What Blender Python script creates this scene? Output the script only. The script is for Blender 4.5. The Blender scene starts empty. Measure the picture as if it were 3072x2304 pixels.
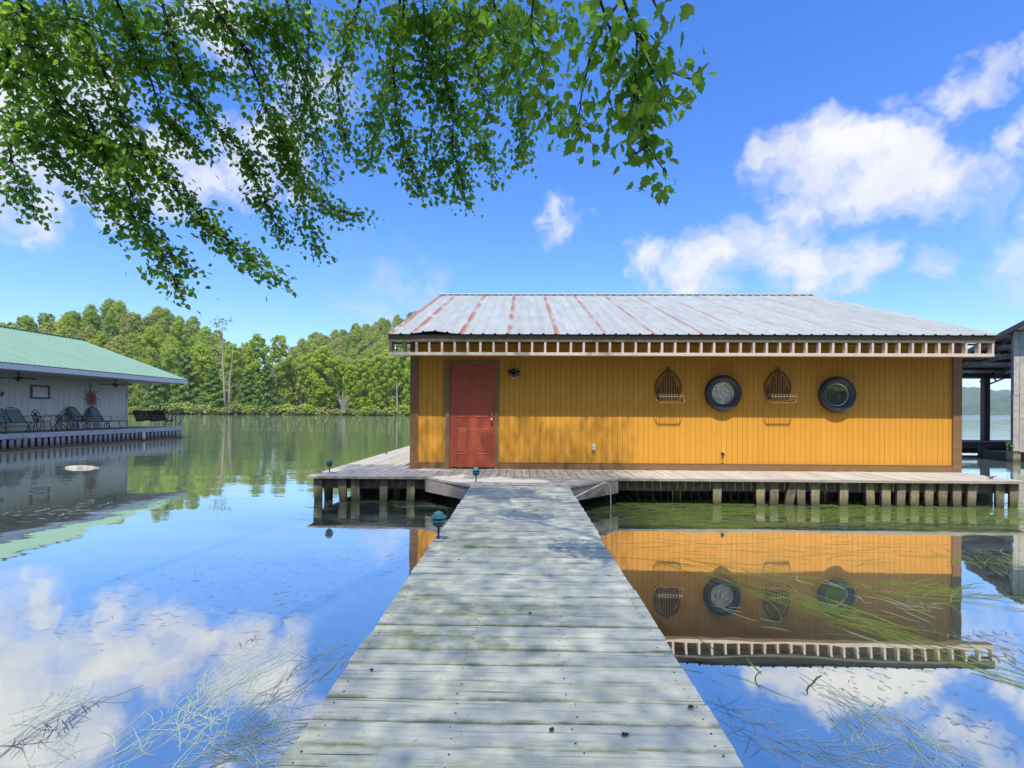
import bpy, math, random
import numpy as np
from mathutils import Vector, Matrix, noise as mnoise

random.seed(7); RNG = np.random.default_rng(7)
R = math.radians
sc = bpy.context.scene
COL = sc.collection

# ------------------------------------------------------------------ camera
YAW, ROLL, VY, CZ = .0204, -.0052, 1236.2, 1.624
cd = bpy.data.cameras.new('camera'); cam = bpy.data.objects.new('camera', cd); COL.objects.link(cam)
cd.sensor_width = 36; cd.lens = 18; cd.shift_y = (VY-1152)/3072; cd.clip_start = .05; cd.clip_end = 12000
cam.matrix_world = Matrix.Translation((0,0,CZ)) @ Matrix.Rotation(YAW,4,'Z') @ Matrix.Rotation(R(90),4,'X') @ Matrix.Rotation(-ROLL,4,'Z')
sc.camera = cam

def ray(px, py):
    """world direction seen at a point of the 3072 x 2304 frame"""
    uu = (px-1536)/1536; vv = (VY-py)/1536
    u = uu*math.cos(ROLL)+vv*math.sin(ROLL); v = -uu*math.sin(ROLL)+vv*math.cos(ROLL)
    return Vector((u*math.cos(YAW)-math.sin(YAW), u*math.sin(YAW)+math.cos(YAW), v))
def at(px, py, Y):
    d = ray(px,py); return Vector((0,0,CZ)) + d*(Y/d.y)
def onx(px, py, X):
    d = ray(px,py); return Vector((0,0,CZ)) + d*(X/d.x)
def onz(px, py, Z):
    d = ray(px,py); return Vector((0,0,CZ)) + d*((Z-CZ)/d.z)

# ------------------------------------------------------------------ light, sky
SUN_EL = math.atan(1.935); SUN_AZ = .03
HAZE = .00014
EXPO, SKY_S, SUN_S = 1.42, .097, 2.0
sv = sc.view_settings; sv.view_transform = 'Standard'; sv.look = 'None'; sv.exposure = EXPO; sv.gamma = 1; sv.use_curve_mapping = False
sl = bpy.data.lights.new('sun','SUN'); sl.energy = SUN_S; sl.angle = R(.6); sl.color = (1,.94,.83)
so = bpy.data.objects.new('sun', sl); COL.objects.link(so)
tosun = Vector((-math.sin(SUN_AZ)*math.cos(SUN_EL), -math.cos(SUN_AZ)*math.cos(SUN_EL), math.sin(SUN_EL)))
so.rotation_euler = tosun.to_track_quat('Z','Y').to_euler(); so.location = (-6,-20,40)

def ND(nt, typ, ins=None, **props):
    n = nt.nodes.new(typ)
    for k,v in props.items(): setattr(n,k,v)
    for k,v in (ins or {}).items():
        s = n.inputs[k]
        if isinstance(v, bpy.types.NodeSocket): nt.links.new(v, s)
        else: s.default_value = v
    return n
def math_(nt, op, a, b=0., c=None, clamp=False):
    n = nt.nodes.new('ShaderNodeMath'); n.operation = op; n.use_clamp = clamp
    for i,v in enumerate((a,b) if c is None else (a,b,c)):
        if isinstance(v, bpy.types.NodeSocket): nt.links.new(v, n.inputs[i])
        else: n.inputs[i].default_value = v
    return n.outputs[0]
def mixc(nt, f, a, b, mode='MIX'):
    n = nt.nodes.new('ShaderNodeMix'); n.data_type = 'RGBA'; n.blend_type = mode
    for s,v in ((n.inputs[0],f),(n.inputs[6],a),(n.inputs[7],b)):
        if isinstance(v, bpy.types.NodeSocket): nt.links.new(v, s)
        elif isinstance(v,(int,float)): s.default_value = v
        else: s.default_value = (v[0],v[1],v[2],1)
    return n.outputs[2]
def maprange(nt, v, a, b, c=0., d=1., smooth=False):
    n = ND(nt,'ShaderNodeMapRange',{0:v,1:a,2:b,3:c,4:d}, clamp=True)
    if smooth: n.interpolation_type = 'SMOOTHSTEP'
    return n.outputs[0]
def noisetex(nt, vec, scale, detail=4, rough=.55, dist=0., out=0):
    return ND(nt,'ShaderNodeTexNoise',{'Vector':vec,'Scale':scale,'Detail':detail,'Roughness':rough,'Distortion':dist}).outputs[out]

world = bpy.data.worlds.new('World'); sc.world = world; world.use_nodes = True
nt = world.node_tree; nt.nodes.clear()
sky = ND(nt,'ShaderNodeTexSky', sky_type='NISHITA', sun_disc=False, sun_elevation=SUN_EL, sun_rotation=math.pi+SUN_AZ,
         altitude=200, air_density=1.15, dust_density=.15, ozone_density=3.5)
skyc = ND(nt,'ShaderNodeHueSaturation',{'Hue':.507,'Saturation':1.2,'Value':1.,'Color':mixc(nt,1.,sky.outputs[0],(.80,.865,1.04),'MULTIPLY')}).outputs[0]
tc = ND(nt,'ShaderNodeTexCoord').outputs['Generated']
wob = noisetex(nt, tc, 9., 4, .62, 0, 1)
wv = ND(nt,'ShaderNodeVectorMath',{0:wob,1:(.5,.5,.5)}, operation='SUBTRACT').outputs[0]
wv = ND(nt,'ShaderNodeVectorMath',{0:wv,1:(.17,.17,.15)}, operation='MULTIPLY').outputs[0]
cdir = ND(nt,'ShaderNodeVectorMath',{0:tc,1:wv}, operation='ADD').outputs[0]
cdir = ND(nt,'ShaderNodeVectorMath',{0:cdir}, operation='NORMALIZE').outputs[0]
# cumulus banks: direction, angular size, density
CL = [(2512,440,150,1.1),(2396,486,115,1),(2650,500,150,1.1),(2766,556,120,1),(2560,560,110,.9),(2928,270,75,.95),(2835,310,70,.9),(3034,436,65,.65),(3043,178,60,.8),
      (2700,300,50,.45),(2327,760,120,.95),(2119,790,110,1.0),(1960,790,70,.8),(2230,720,90,.8),(2420,800,110,.85),(2560,790,90,.85),(2373,650,100,.7),(2905,600,120,.5),(3050,774,110,.55),(2766,797,50,.4),
      (1690,680,62,.75),(1640,620,40,.5),(1180,900,150,.3),(1120,955,60,.5),(60,330,230,1.1),(250,210,150,1),(100,620,90,.8),(660,80,120,1.05),(460,430,100,.85),(20,130,120,.9),(320,450,190,1.),(520,540,120,.85),(650,430,90,.7),(400,640,90,.6),(700,500,120,.85),(840,420,130,.85),(960,300,110,.6),(900,560,60,.4),
      (3250,330,150,1),(3300,600,180,.9),(-200,480,260,1),(-420,300,260,1),(2180,-420,260,.9),(2900,-560,240,.9),(500,-500,300,.9)]
field = None
for px,py,r,w in CL:
    a = ray(px,py).normalized(); b = ray(px+r,py).normalized(); c2 = ray(px,py+r).normalized()
    ang = .5*(a.angle(b)+a.angle(c2))*1.25
    dt = ND(nt,'ShaderNodeVectorMath',{0:cdir,1:a}, operation='DOT_PRODUCT').outputs['Value']
    k = 2/ang**2
    g = math_(nt,'MULTIPLY_ADD',dt, w*k, w*(1-k))
    field = g if field is None else math_(nt,'MAXIMUM',field,g)
# unseen sky behind and beside the viewer: broken cloud thickened to whiten ambient light
sep = ND(nt,'ShaderNodeSeparateXYZ',{0:tc})
cz = math_(nt,'ADD',math_(nt,'MAXIMUM',sep.outputs[2],0.),.18)
pl = ND(nt,'ShaderNodeCombineXYZ',{0:math_(nt,'DIVIDE',sep.outputs[0],cz),1:math_(nt,'DIVIDE',sep.outputs[1],cz)}).outputs[0]
gen = noisetex(nt, pl, 1.1, 3, .5)
gen = maprange(nt, gen, .38, .58, -.4, 1.)
back = maprange(nt, sep.outputs[1], .25, .05)
gen = math_(nt,'SUBTRACT',math_(nt,'MULTIPLY',math_(nt,'ADD',gen,.4),back),.4)
field = math_(nt,'MAXIMUM',field,gen)
fine = noisetex(nt, cdir, 17., 5, .64)
den = math_(nt,'ADD',math_(nt,'MAXIMUM',field,-.5),math_(nt,'MULTIPLY',math_(nt,'SUBTRACT',fine,.5),1.5))
cov = maprange(nt, den, -.08, 1.1, 0, .95, True)
shade = maprange(nt, math_(nt,'ADD',noisetex(nt,cdir,7.,5,.55),math_(nt,'MULTIPLY',den,.25)), .42,.86)
ccol = mixc(nt, shade, (.62,.68,.86), (1.,.985,.98))
bg1 = ND(nt,'ShaderNodeBackground',{0:skyc,1:SKY_S})
bg2 = ND(nt,'ShaderNodeBackground',{0:ccol,1:.39})
ms = ND(nt,'ShaderNodeMixShader',{0:cov,1:bg1.outputs[0],2:bg2.outputs[0]})
ND(nt,'ShaderNodeOutputWorld',{0:ms.outputs[0]})
world.cycles.sampling_method = 'MANUAL'; world.cycles.sample_map_resolution = 512

cy = sc.cycles
cy.use_denoising = True; cy.max_bounces = 7; cy.diffuse_bounces = 3; cy.glossy_bounces = 4; cy.transmission_bounces = 3
cy.transparent_max_bounces = 6; cy.volume_bounces = 0; cy.caustics_reflective = False; cy.caustics_refractive = False
cy.sample_clamp_indirect = 6; cy.use_adaptive_sampling = True; cy.adaptive_threshold = .012

# ------------------------------------------------------------------ helpers
WM = {}
def par(o, p):
    WM[o.name] = o.matrix_basis.copy()
    if p is not None:
        o.parent = p; o.matrix_parent_inverse = WM[p.name].inverted()
    return o
def tag(o, label, cat, group=None):
    o['label'] = label; o['category'] = cat
    if group: o['group'] = group
    return o
def empty(name, loc, label, cat, group=None):
    o = bpy.data.objects.new(name, None); COL.objects.link(o); o.location = loc; o.empty_display_size = .2
    par(o, None); return tag(o, label, cat, group)
def inst(name, me, parent, M=None, label=None):
    o = bpy.data.objects.new(name, me); COL.objects.link(o)
    if M is not None: o.matrix_basis = M
    par(o, parent)
    if label: o['label'] = label
    return o
def struct(o): o['kind'] = 'structure'; return o
def stuff(o): o['kind'] = 'stuff'; return o
def copytree(o, loc, rotz=0, parent=None, top=True):
    c = o.copy(); COL.objects.link(c)
    if top: c.location = loc; c.rotation_euler = (0,0,rotz)
    else: c.parent = parent
    for ch in o.children: copytree(ch, None, 0, c, False)
    return c
T = Matrix.Translation
def RZ(a): return Matrix.Rotation(a,4,'Z')
def RX(a): return Matrix.Rotation(a,4,'X')
def RY(a): return Matrix.Rotation(a,4,'Y')

def fast_mesh(name, V, F, mats=(), smooth=False):
    """V n x 3, F k x m: m-sided faces"""
    V = np.asarray(V,dtype=np.float32); F = np.asarray(F,dtype=np.int32)
    me = bpy.data.meshes.new(name); k,m = F.shape
    me.vertices.add(len(V)); me.vertices.foreach_set('co', V.ravel())
    me.loops.add(k*m); me.loops.foreach_set('vertex_index', F.ravel())
    me.polygons.add(k); me.polygons.foreach_set('loop_start', np.arange(0,k*m,m,dtype=np.int32))
    try: me.polygons.foreach_set('loop_total', np.full(k,m,dtype=np.int32))
    except Exception: pass
    if smooth: me.polygons.foreach_set('use_smooth', np.ones(k,dtype=bool))
    for q in mats: me.materials.append(q)
    me.update(calc_edges=True); me.validate()
    return me

class MB:
    def __init__(s): s.v=[]; s.f=[]; s.m=[]
    def add(s, vs, fs, mi=0):
        b = len(s.v); s.v += [tuple(p) for p in vs]; s.f += [tuple(b+i for i in f) for f in fs]; s.m += [mi]*len(fs); return s
    def box(s, lo, hi, M=None, mi=0):
        x0,y0,z0 = lo; x1,y1,z1 = hi
        vs = [Vector(p) for p in ((x0,y0,z0),(x1,y0,z0),(x1,y1,z0),(x0,y1,z0),(x0,y0,z1),(x1,y0,z1),(x1,y1,z1),(x0,y1,z1))]
        if M is not None: vs = [M@p for p in vs]
        return s.add(vs, ((0,3,2,1),(4,5,6,7),(0,1,5,4),(1,2,6,5),(2,3,7,6),(3,0,4,7)), mi)
    def bar(s, a, b, w, h, mi=0, up=(0,0,1)):
        """rectangular bar from a to b, w across, h along up"""
        a = Vector(a); b = Vector(b); d = (b-a); L = d.length; d.normalize()
        u = Vector(up); sd = d.cross(u)
        if sd.length < 1e-4: sd = d.cross(Vector((1,0,0)))
        sd.normalize(); u = sd.cross(d)
        vs = [p + sd*(i*w/2) + u*(j*h/2) for p in (a,b) for i,j in ((-1,-1),(1,-1),(1,1),(-1,1))]
        return s.add(vs, ((0,1,2,3),(7,6,5,4),(0,4,5,1),(1,5,6,2),(2,6,7,3),(3,7,4,0)), mi)
    def tube(s, pts, r, n=6, mi=0, closed=False):
        pts = [Vector(p) for p in pts]; k = len(pts)
        rs = [r]*k if isinstance(r,(int,float)) else list(r)
        vs=[]; prev=None
        for i,p in enumerate(pts):
            if closed: d = pts[(i+1)%k]-pts[i-1]
            else: d = pts[min(i+1,k-1)]-pts[max(i-1,0)]
            if d.length < 1e-7: d = Vector((0,0,1))
            d.normalize()
            if prev is None:
                a = d.orthogonal().normalized()
            else:
                a = prev - d*prev.dot(d)
                a = a.normalized() if a.length > 1e-5 else d.orthogonal().normalized()
            prev = a; b = d.cross(a)
            for j in range(n):
                t = 2*math.pi*j/n; vs.append(p + (a*math.cos(t)+b*math.sin(t))*rs[i])
        fs = []
        for i in range(k if closed else k-1):
            i2 = (i+1)%k
            for j in range(n):
                fs.append((i*n+j, i*n+(j+1)%n, i2*n+(j+1)%n, i2*n+j))
        if not closed: fs += [tuple(range(n-1,-1,-1)), tuple((k-1)*n+j for j in range(n))]
        return s.add(vs, fs, mi)
    def lathe(s, prof, n=20, M=None, mi=0):
        vs=[]; k=len(prof)
        for r,z in prof:
            for j in range(n):
                t=2*math.pi*j/n; vs.append(Vector((r*math.cos(t), r*math.sin(t), z)))
        if M is not None: vs=[M@p for p in vs]
        fs=[(i*n+j, i*n+(j+1)%n, (i+1)*n+(j+1)%n, (i+1)*n+j) for i in range(k-1) for j in range(n)]
        if prof[0][0] > 1e-5: fs.append(tuple(range(n-1,-1,-1)))
        if prof[-1][0] > 1e-5: fs.append(tuple((k-1)*n+j for j in range(n)))
        return s.add(vs, fs, mi)
    def prism(s, poly, z0, z1, mi=0, M=None):
        n=len(poly); vs=[Vector((x,y,z0)) for x,y in poly]+[Vector((x,y,z1)) for x,y in poly]
        if M is not None: vs=[M@p for p in vs]
        fs=[tuple(range(n-1,-1,-1)), tuple(range(n,2*n))]+[(i,(i+1)%n,n+(i+1)%n,n+i) for i in range(n)]
        return s.add(vs, fs, mi)
    def mesh(s, name, mats, smooth=False):
        me = bpy.data.meshes.new(name); me.from_pydata([tuple(p) for p in s.v], [], s.f)
        if not isinstance(mats,(list,tuple)): mats=[mats]
        for q in mats: me.materials.append(q)
        if any(s.m): me.polygons.foreach_set('material_index', s.m)
        if smooth: me.polygons.foreach_set('use_smooth', [True]*len(me.polygons))
        me.update(); return me
    def build(s, name, mats, parent=None, smooth=False, M=None, label=None):
        return inst(name, s.mesh(name, mats, smooth), parent, M, label)

# ------------------------------------------------------------------ materials
def mat(name, c1, c2=None, scale=6., stretch=(1,1,1), rough=.7, metal=0., bump=.0, bdist=.01, vary=0., coord='Object', detail=5, lo=.3, hi=.7, extra=None, spec=.5, offs=True, rvary=0.):
    m = bpy.data.materials.new(name); m.use_nodes = True; nt = m.node_tree; nt.nodes.clear()
    tcn = ND(nt,'ShaderNodeTexCoord'); oi = ND(nt,'ShaderNodeObjectInfo')
    vec = tcn.outputs['Object'] if coord=='Object' else ND(nt,'ShaderNodeNewGeometry').outputs['Position']
    if offs and coord=='Object':
        o = math_(nt,'MULTIPLY',oi.outputs['Random'],37.)
        vec0 = vec
        vec = ND(nt,'ShaderNodeVectorMath',{0:vec,1:ND(nt,'ShaderNodeCombineXYZ',{0:o,1:o,2:o}).outputs[0]}, operation='ADD').outputs[0]
    v = ND(nt,'ShaderNodeVectorMath',{0:vec,1:stretch}, operation='MULTIPLY').outputs[0]
    nz = noisetex(nt, v, scale, detail)
    f = maprange(nt, nz, lo, hi)
    col = mixc(nt, f, c1, c2 if c2 else c1)
    if extra: col = extra(nt, col, vec, tcn.outputs['Object'], oi)
    if vary:
        k = math_(nt,'MULTIPLY_ADD',oi.outputs['Random'],vary,1-vary/2)
        col = ND(nt,'ShaderNodeVectorMath',{0:col,1:ND(nt,'ShaderNodeCombineXYZ',{0:k,1:k,2:k}).outputs[0]}, operation='MULTIPLY').outputs[0]
    ins = {'Base Color':col,'Roughness':rough if not rvary else math_(nt,'MULTIPLY_ADD',nz,rvary,rough-rvary/2),'Metallic':metal,'Specular IOR Level':spec}
    if bump: ins['Normal'] = ND(nt,'ShaderNodeBump',{'Height':nz,'Strength':bump,'Distance':bdist}).outputs[0]
    p = ND(nt,'ShaderNodeBsdfPrincipled',ins)
    ND(nt,'ShaderNodeOutputMaterial',{0:p.outputs[0]})
    return m

def moss(nt, col, vec, obj, oi):
    """weathered paint on the walkway: algae stains, dirt in the grain, worn patches"""
    pos = ND(nt,'ShaderNodeNewGeometry').outputs['Position']
    st = ND(nt,'ShaderNodeVectorMath',{0:pos,1:(.75,2.6,1)}, operation='MULTIPLY').outputs[0]
    n1 = noisetex(nt, st, 1.5, 5, .6); n2 = noisetex(nt, pos, 14., 4)
    sx = ND(nt,'ShaderNodeSeparateXYZ',{0:pos}).outputs[0]
    left = maprange(nt, sx, .75, -.55, .25, 1.)
    g = math_(nt,'MULTIPLY',math_(nt,'MULTIPLY',maprange(nt,n1,.46,.66),maprange(nt,n2,.3,.62)),left)
    col = mixc(nt, math_(nt,'MULTIPLY',g,.9), col, (.22,.27,.09))
    ly = ND(nt,'ShaderNodeSeparateXYZ',{0:obj}).outputs[1]
    edge = maprange(nt, math_(nt,'ABSOLUTE',ly), .05, .068)
    en = maprange(nt, noisetex(nt,ND(nt,'ShaderNodeVectorMath',{0:vec,1:(2.2,.4,.4)},operation='MULTIPLY').outputs[0],3.,4), .42,.62)
    col = mixc(nt, math_(nt,'MULTIPLY',math_(nt,'MULTIPLY',edge,en),.75), col, (.12,.15,.06))
    gr = noisetex(nt, ND(nt,'ShaderNodeVectorMath',{0:vec,1:(2.2,55,20)},operation='MULTIPLY').outputs[0], 1.4, 5, .65)
    col = mixc(nt, maprange(nt,gr,.53,.74,0,.72), col, (.17,.18,.145))
    ck = noisetex(nt, ND(nt,'ShaderNodeVectorMath',{0:vec,1:(1.5,95,20)},operation='MULTIPLY').outputs[0], 1.1, 3, .5, .4)
    col = mixc(nt, maprange(nt,ck,.66,.69,0,.85), col, (.06,.065,.05))
    wr = noisetex(nt, ND(nt,'ShaderNodeVectorMath',{0:vec,1:(1.6,7,7)},operation='MULTIPLY').outputs[0], 1.3, 4)
    col = mixc(nt, maprange(nt,wr,.56,.72,0,.45), col, (.36,.35,.28))
    sp = noisetex(nt, vec, 38., 2)
    return mixc(nt, maprange(nt,sp,.70,.76,0,.6), col, (.10,.10,.07))
M_pier = mat('painted_walkway_wood',(.55,.56,.45),(.66,.665,.54),4.,(1,6,6),.72,bump=.25,bdist=.004,vary=.16,extra=moss)
def grain(dark, amt=.55):
    def f(nt, col, vec, obj, oi):
        gr = noisetex(nt, ND(nt,'ShaderNodeVectorMath',{0:vec,1:(2.,48,30)},operation='MULTIPLY').outputs[0], 1.5, 5, .65)
        col = mixc(nt, maprange(nt,gr,.5,.8,0,amt), col, dark)
        b = noisetex(nt, vec, 1.7, 3)
        return mixc(nt, maprange(nt,b,.55,.75,0,.4), col, dark)
    return f
def grainz(dark, amt=.55, wet=None):
    """grain along z, with the dark tide stain that water leaves on a plank's foot"""
    def f(nt, col, vec, obj, oi):
        gr = noisetex(nt, ND(nt,'ShaderNodeVectorMath',{0:vec,1:(40,40,2.5)},operation='MULTIPLY').outputs[0], 1.4, 5, .65)
        col = mixc(nt, maprange(nt,gr,.5,.8,0,amt), col, dark)
        b = noisetex(nt, vec, 6., 3)
        col = mixc(nt, maprange(nt,b,.5,.72,0,.6), col, dark)
        if wet:
            pz = ND(nt,'ShaderNodeSeparateXYZ',{0:ND(nt,'ShaderNodeNewGeometry').outputs['Position']}).outputs[2]
            z = math_(nt,'ADD',pz,math_(nt,'MULTIPLY',math_(nt,'SUBTRACT',b,.5),.12))
            col = mixc(nt, maprange(nt,z,wet[0],wet[1],.9,0), col, wet[2])
        return col
    return f
M_deck = mat('grey_weathered_deck_wood',(.40,.375,.33),(.53,.50,.45),3.,(1,5,5),.75,bump=.25,bdist=.004,vary=.22,extra=grain((.22,.19,.16),.6))
M_beam = mat('old_dock_timber',(.14,.12,.09),(.23,.20,.155),5.,(1,4,4),.85,bump=.3,bdist=.006,vary=.2,extra=grain((.06,.05,.035)))
M_beamlt = mat('pale_dock_timber',(.30,.26,.22),(.42,.37,.32),5.,(1,4,4),.85,bump=.3,bdist=.006,extra=grain((.16,.13,.10)))
M_post = mat('algae_stained_dock_plank',(.27,.23,.14),(.40,.34,.22),4.,(4,4,1),.85,bump=.3,bdist=.006,vary=.5,extra=grainz((.08,.07,.035),.7,(.02,.20,(.045,.05,.022))))
M_underblack = mat('black_underdeck_block',(.012,.012,.013),rough=.7)
def fade(nt, col, vec, obj, oi):
    n = noisetex(nt, ND(nt,'ShaderNodeVectorMath',{0:vec,1:(30,30,1.4)},operation='MULTIPLY').outputs[0], 1., 4)
    col = mixc(nt, maprange(nt,n,.45,.8,0,.16), col, (.56,.25,.022))
    pos = ND(nt,'ShaderNodeNewGeometry').outputs['Position']; pz = ND(nt,'ShaderNodeSeparateXYZ',{0:pos}).outputs[2]
    d = noisetex(nt, ND(nt,'ShaderNodeVectorMath',{0:pos,1:(3.,1,1.1)},operation='MULTIPLY').outputs[0], 2.2, 5, .65)
    splash = math_(nt,'MULTIPLY',maprange(nt,math_(nt,'ADD',pz,math_(nt,'MULTIPLY',d,.35)),.60,1.05,1,0),maprange(nt,d,.3,.7))
    col = mixc(nt, math_(nt,'MULTIPLY',splash,.55), col, (.38,.19,.045))
    col = mixc(nt, maprange(nt,d,.52,.78,0,.22), col, (.62,.25,.02))
    s = noisetex(nt, vec, 45., 2)
    return mixc(nt, maprange(nt,s,.74,.80,0,.5), col, (.25,.12,.03))
M_yel = mat('mustard_painted_siding',(.72,.335,.034),(.78,.37,.042),2.,(1,1,.5),.62,bump=.12,bdist=.002,vary=.06,extra=fade)
M_groove = mat('mustard_painted_groove',(.60,.28,.03),rough=.8)
M_trim = mat('brown_painted_trim',(.21,.115,.048),(.27,.15,.066),3.,(1,1,4),.6,bump=.15,bdist=.003,vary=.08)
M_fasc = mat('dark_brown_fascia_paint',(.155,.125,.080),(.20,.165,.11),3.,(1,4,4),.6,bump=.15,bdist=.003)
M_cream = mat('cream_painted_lattice',(.66,.57,.47),(.74,.65,.55),6.,(1,1,1),.65,vary=.1)
M_latdark = mat('dark_brown_lattice',(.13,.11,.08),(.17,.14,.10),6.,rough=.7)  # dark brown, unlike the cream studs
M_door = mat('brick_red_door_paint',(.42,.082,.042),(.46,.095,.05),2.,rough=.5,bump=.05,bdist=.002)
M_dark = mat('dark_interior',(.02,.018,.015),rough=.9)
M_black = mat('black_painted_metal',(.012,.012,.016),rough=.35)
M_rubber = mat('tyre_rubber',(.018,.022,.030),(.030,.036,.048),12.,rough=.48,bump=.1,bdist=.003)
M_steel = mat('brushed_steel',(.62,.60,.56),rough=.25,metal=1)
M_white = mat('white_plastic',(.72,.71,.68),rough=.45)
M_pvc = mat('grey_pvc_pipe',(.50,.50,.48),(.58,.57,.55),5.,rough=.5)
M_grn_lamp = mat('verdigris_lamp_paint',(.035,.19,.22),(.06,.27,.29),14.,rough=.45,bump=.1,bdist=.002)
M_lampdk = mat('dark_lamp_stem',(.02,.035,.04),rough=.5)
M_lens = mat('frosted_lamp_lens',(.30,.33,.32),rough=.3)
M_rust = mat('rusty_wire',(.060,.026,.013),(.10,.045,.022),30.,rough=.7)
M_wick = mat('pale_willow_wire',(.36,.23,.14),(.44,.30,.19),30.,rough=.6)
M_brass = mat('tarnished_bell_metal',(.45,.47,.46),rough=.22,metal=1)
M_cleat = mat('galvanised_cleat',(.22,.21,.19),rough=.5,metal=.6)

def rust(nt, col, vec, obj, oi):
    """rust along the lapped edge of each roofing sheet, plus dull weathering"""
    s = ND(nt,'ShaderNodeSeparateXYZ',{0:obj}); x = s.outputs[0]
    st = ND(nt,'ShaderNodeVectorMath',{0:vec,1:(16,1.5,1)},operation='MULTIPLY').outputs[0]
    n = noisetex(nt, st, 1.6, 6, .7); n2 = noisetex(nt, ND(nt,'ShaderNodeVectorMath',{0:vec,1:(1.2,.9,1)},operation='MULTIPLY').outputs[0], 1.6, 3)
    lap = math_(nt,'MULTIPLY',maprange(nt,x,.015,.035),maprange(nt,x,.15,.085))
    r = math_(nt,'MULTIPLY',lap,maprange(nt,math_(nt,'MULTIPLY_ADD',n2,.75,math_(nt,'MULTIPLY',n,.62)),.60,.70))
    dull = noisetex(nt, ND(nt,'ShaderNodeVectorMath',{0:vec,1:(5,.5,1)},operation='MULTIPLY').outputs[0], 1.2, 4)
    col = mixc(nt, maprange(nt,dull,.45,.8,0,.35), col, (.26,.265,.26))
    rc = mixc(nt, n, (.26,.075,.02), (.46,.19,.07))
    return mixc(nt, math_(nt,'MULTIPLY',r,.92), col, rc)
M_galv = mat('galvanised_roof_sheet',(.37,.395,.375),(.45,.475,.45),2.2,(2,.6,1),.5,metal=.15,vary=.06,extra=rust,rvary=.15)
M_galvedge = mat('dark_roof_underside',(.05,.055,.06),rough=.7)
M_screw = mat('roof_screw',(.12,.13,.14),rough=.5)
M_grnroof = mat('green_painted_roof_sheet',(.18,.315,.225),(.21,.35,.255),1.5,(3,.5,1),.45,vary=.05)
M_nwall = mat('pale_grey_siding',(.80,.77,.64),(.86,.83,.70),2.,(1,1,.4),.7,vary=.08)
M_nwallg = mat('pale_siding_joint',(.17,.18,.17),rough=.8)
M_nwhite = mat('white_painted_trim',(.66,.68,.70),(.76,.78,.79),5.,rough=.6)
M_soffit = mat('white_soffit_board',(.44,.44,.45),rough=.7)
M_nrim = mat('peeling_white_dock_rim',(.38,.38,.43),(.62,.62,.66),7.,(.6,.6,2),.75,vary=.1,extra=grain((.20,.19,.19),.5))
M_npick = mat('stained_white_dock_picket',(.36,.36,.36),(.55,.55,.56),5.,(3,3,1),.8,vary=.35,extra=grainz((.12,.11,.10),.6,(.10,.38,(.10,.065,.045))))
M_nband = mat('rust_brown_waterline_timber',(.13,.07,.045),(.22,.13,.09),4.,(3,3,3),.85)
M_npor = mat('grey_porch_boards',(.17,.17,.155),(.21,.21,.19),4.,rough=.8,vary=.15)
M_iron = mat('green_black_iron',(.012,.030,.032),(.022,.042,.044),20.,rough=.5)
M_mesh = mat('grey_green_mesh_fabric',(.15,.215,.21),(.18,.25,.24),60.,rough=.7)
M_swing = mat('dark_stained_swing_wood',(.022,.012,.010),(.035,.018,.014),6.,(1,6,6),.55)
M_swinglt = mat('grey_swing_arm_wood',(.38,.38,.38),(.48,.48,.47),6.,rough=.7)
M_terra = mat('rusted_copper_ornament',(.24,.065,.035),(.34,.12,.06),20.,rough=.5,metal=.3)
M_rays = mat('pale_copper_ray',(.36,.25,.20),(.46,.34,.29),20.,rough=.5)
M_wframe = mat('black_window_frame',(.02,.021,.023),rough=.4)
M_rwall = mat('silvered_board_siding',(.48,.465,.385),(.62,.60,.51),2.5,(3,3,.4),.8,bump=.2,bdist=.004,vary=.16,extra=grainz((.26,.25,.20),.5))
M_rsteel = mat('dark_roof_steel',(.06,.05,.042),(.09,.075,.062),8.,rough=.6)
M_rroof = mat('grey_corrugated_sheet',(.66,.67,.62),(.76,.76,.70),3.,rough=.5,metal=.3)
M_rrooftop = mat('rusty_dark_sheet',(.10,.08,.07),(.16,.13,.11),3.,rough=.6)
M_rdock = mat('dark_dock_boards',(.10,.09,.085),(.16,.145,.135),4.,(1,5,5),.85,vary=.2)
M_foam = mat('stained_foam_float',(.22,.16,.11),(.60,.58,.54),4.,(1,2.5,1),rough=.8)

def leafmat(name, c1, c2, c3, trans, tfac=.45, rough=.5):
    m = bpy.data.materials.new(name); m.use_nodes = True; nt = m.node_tree; nt.nodes.clear()
    g = ND(nt,'ShaderNodeNewGeometry'); oi = ND(nt,'ShaderNodeObjectInfo')
    r = g.outputs['Random Per Island']
    col = mixc(nt, r, c1, c2)
    col = mixc(nt, math_(nt,'MULTIPLY',oi.outputs['Random'],.8), col, c3)
    tcol = mixc(nt, .6, col, trans)
    p = ND(nt,'ShaderNodeBsdfPrincipled',{'Base Color':col,'Roughness':rough,'Specular IOR Level':.3})
    t = ND(nt,'ShaderNodeBsdfTranslucent',{0:tcol})
    ms = ND(nt,'ShaderNodeMixShader',{0:tfac,1:p.outputs[0],2:t.outputs[0]})
    ND(nt,'ShaderNodeOutputMaterial',{0:ms.outputs[0]})
    return m
M_leaf = leafmat('maple_leaf',(.10,.22,.034),(.17,.31,.05),(.13,.26,.036),(.42,.74,.06),.6,.6)
M_bark = mat('grey_brown_bark',(.045,.035,.026),(.09,.07,.055),18.,(1,1,.3),.9,bump=.5,bdist=.02)
M_twig = mat('dark_twig_bark',(.022,.016,.012),(.04,.03,.022),30.,rough=.85)
M_fA = leafmat('bright_broadleaf_foliage',(.30,.42,.045),(.46,.57,.07),(.42,.53,.06),(.58,.72,.08),.55,.6)
M_fB = leafmat('mid_green_foliage',(.22,.35,.05),(.36,.48,.075),(.40,.48,.08),(.5,.66,.1),.53,.6)
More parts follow.
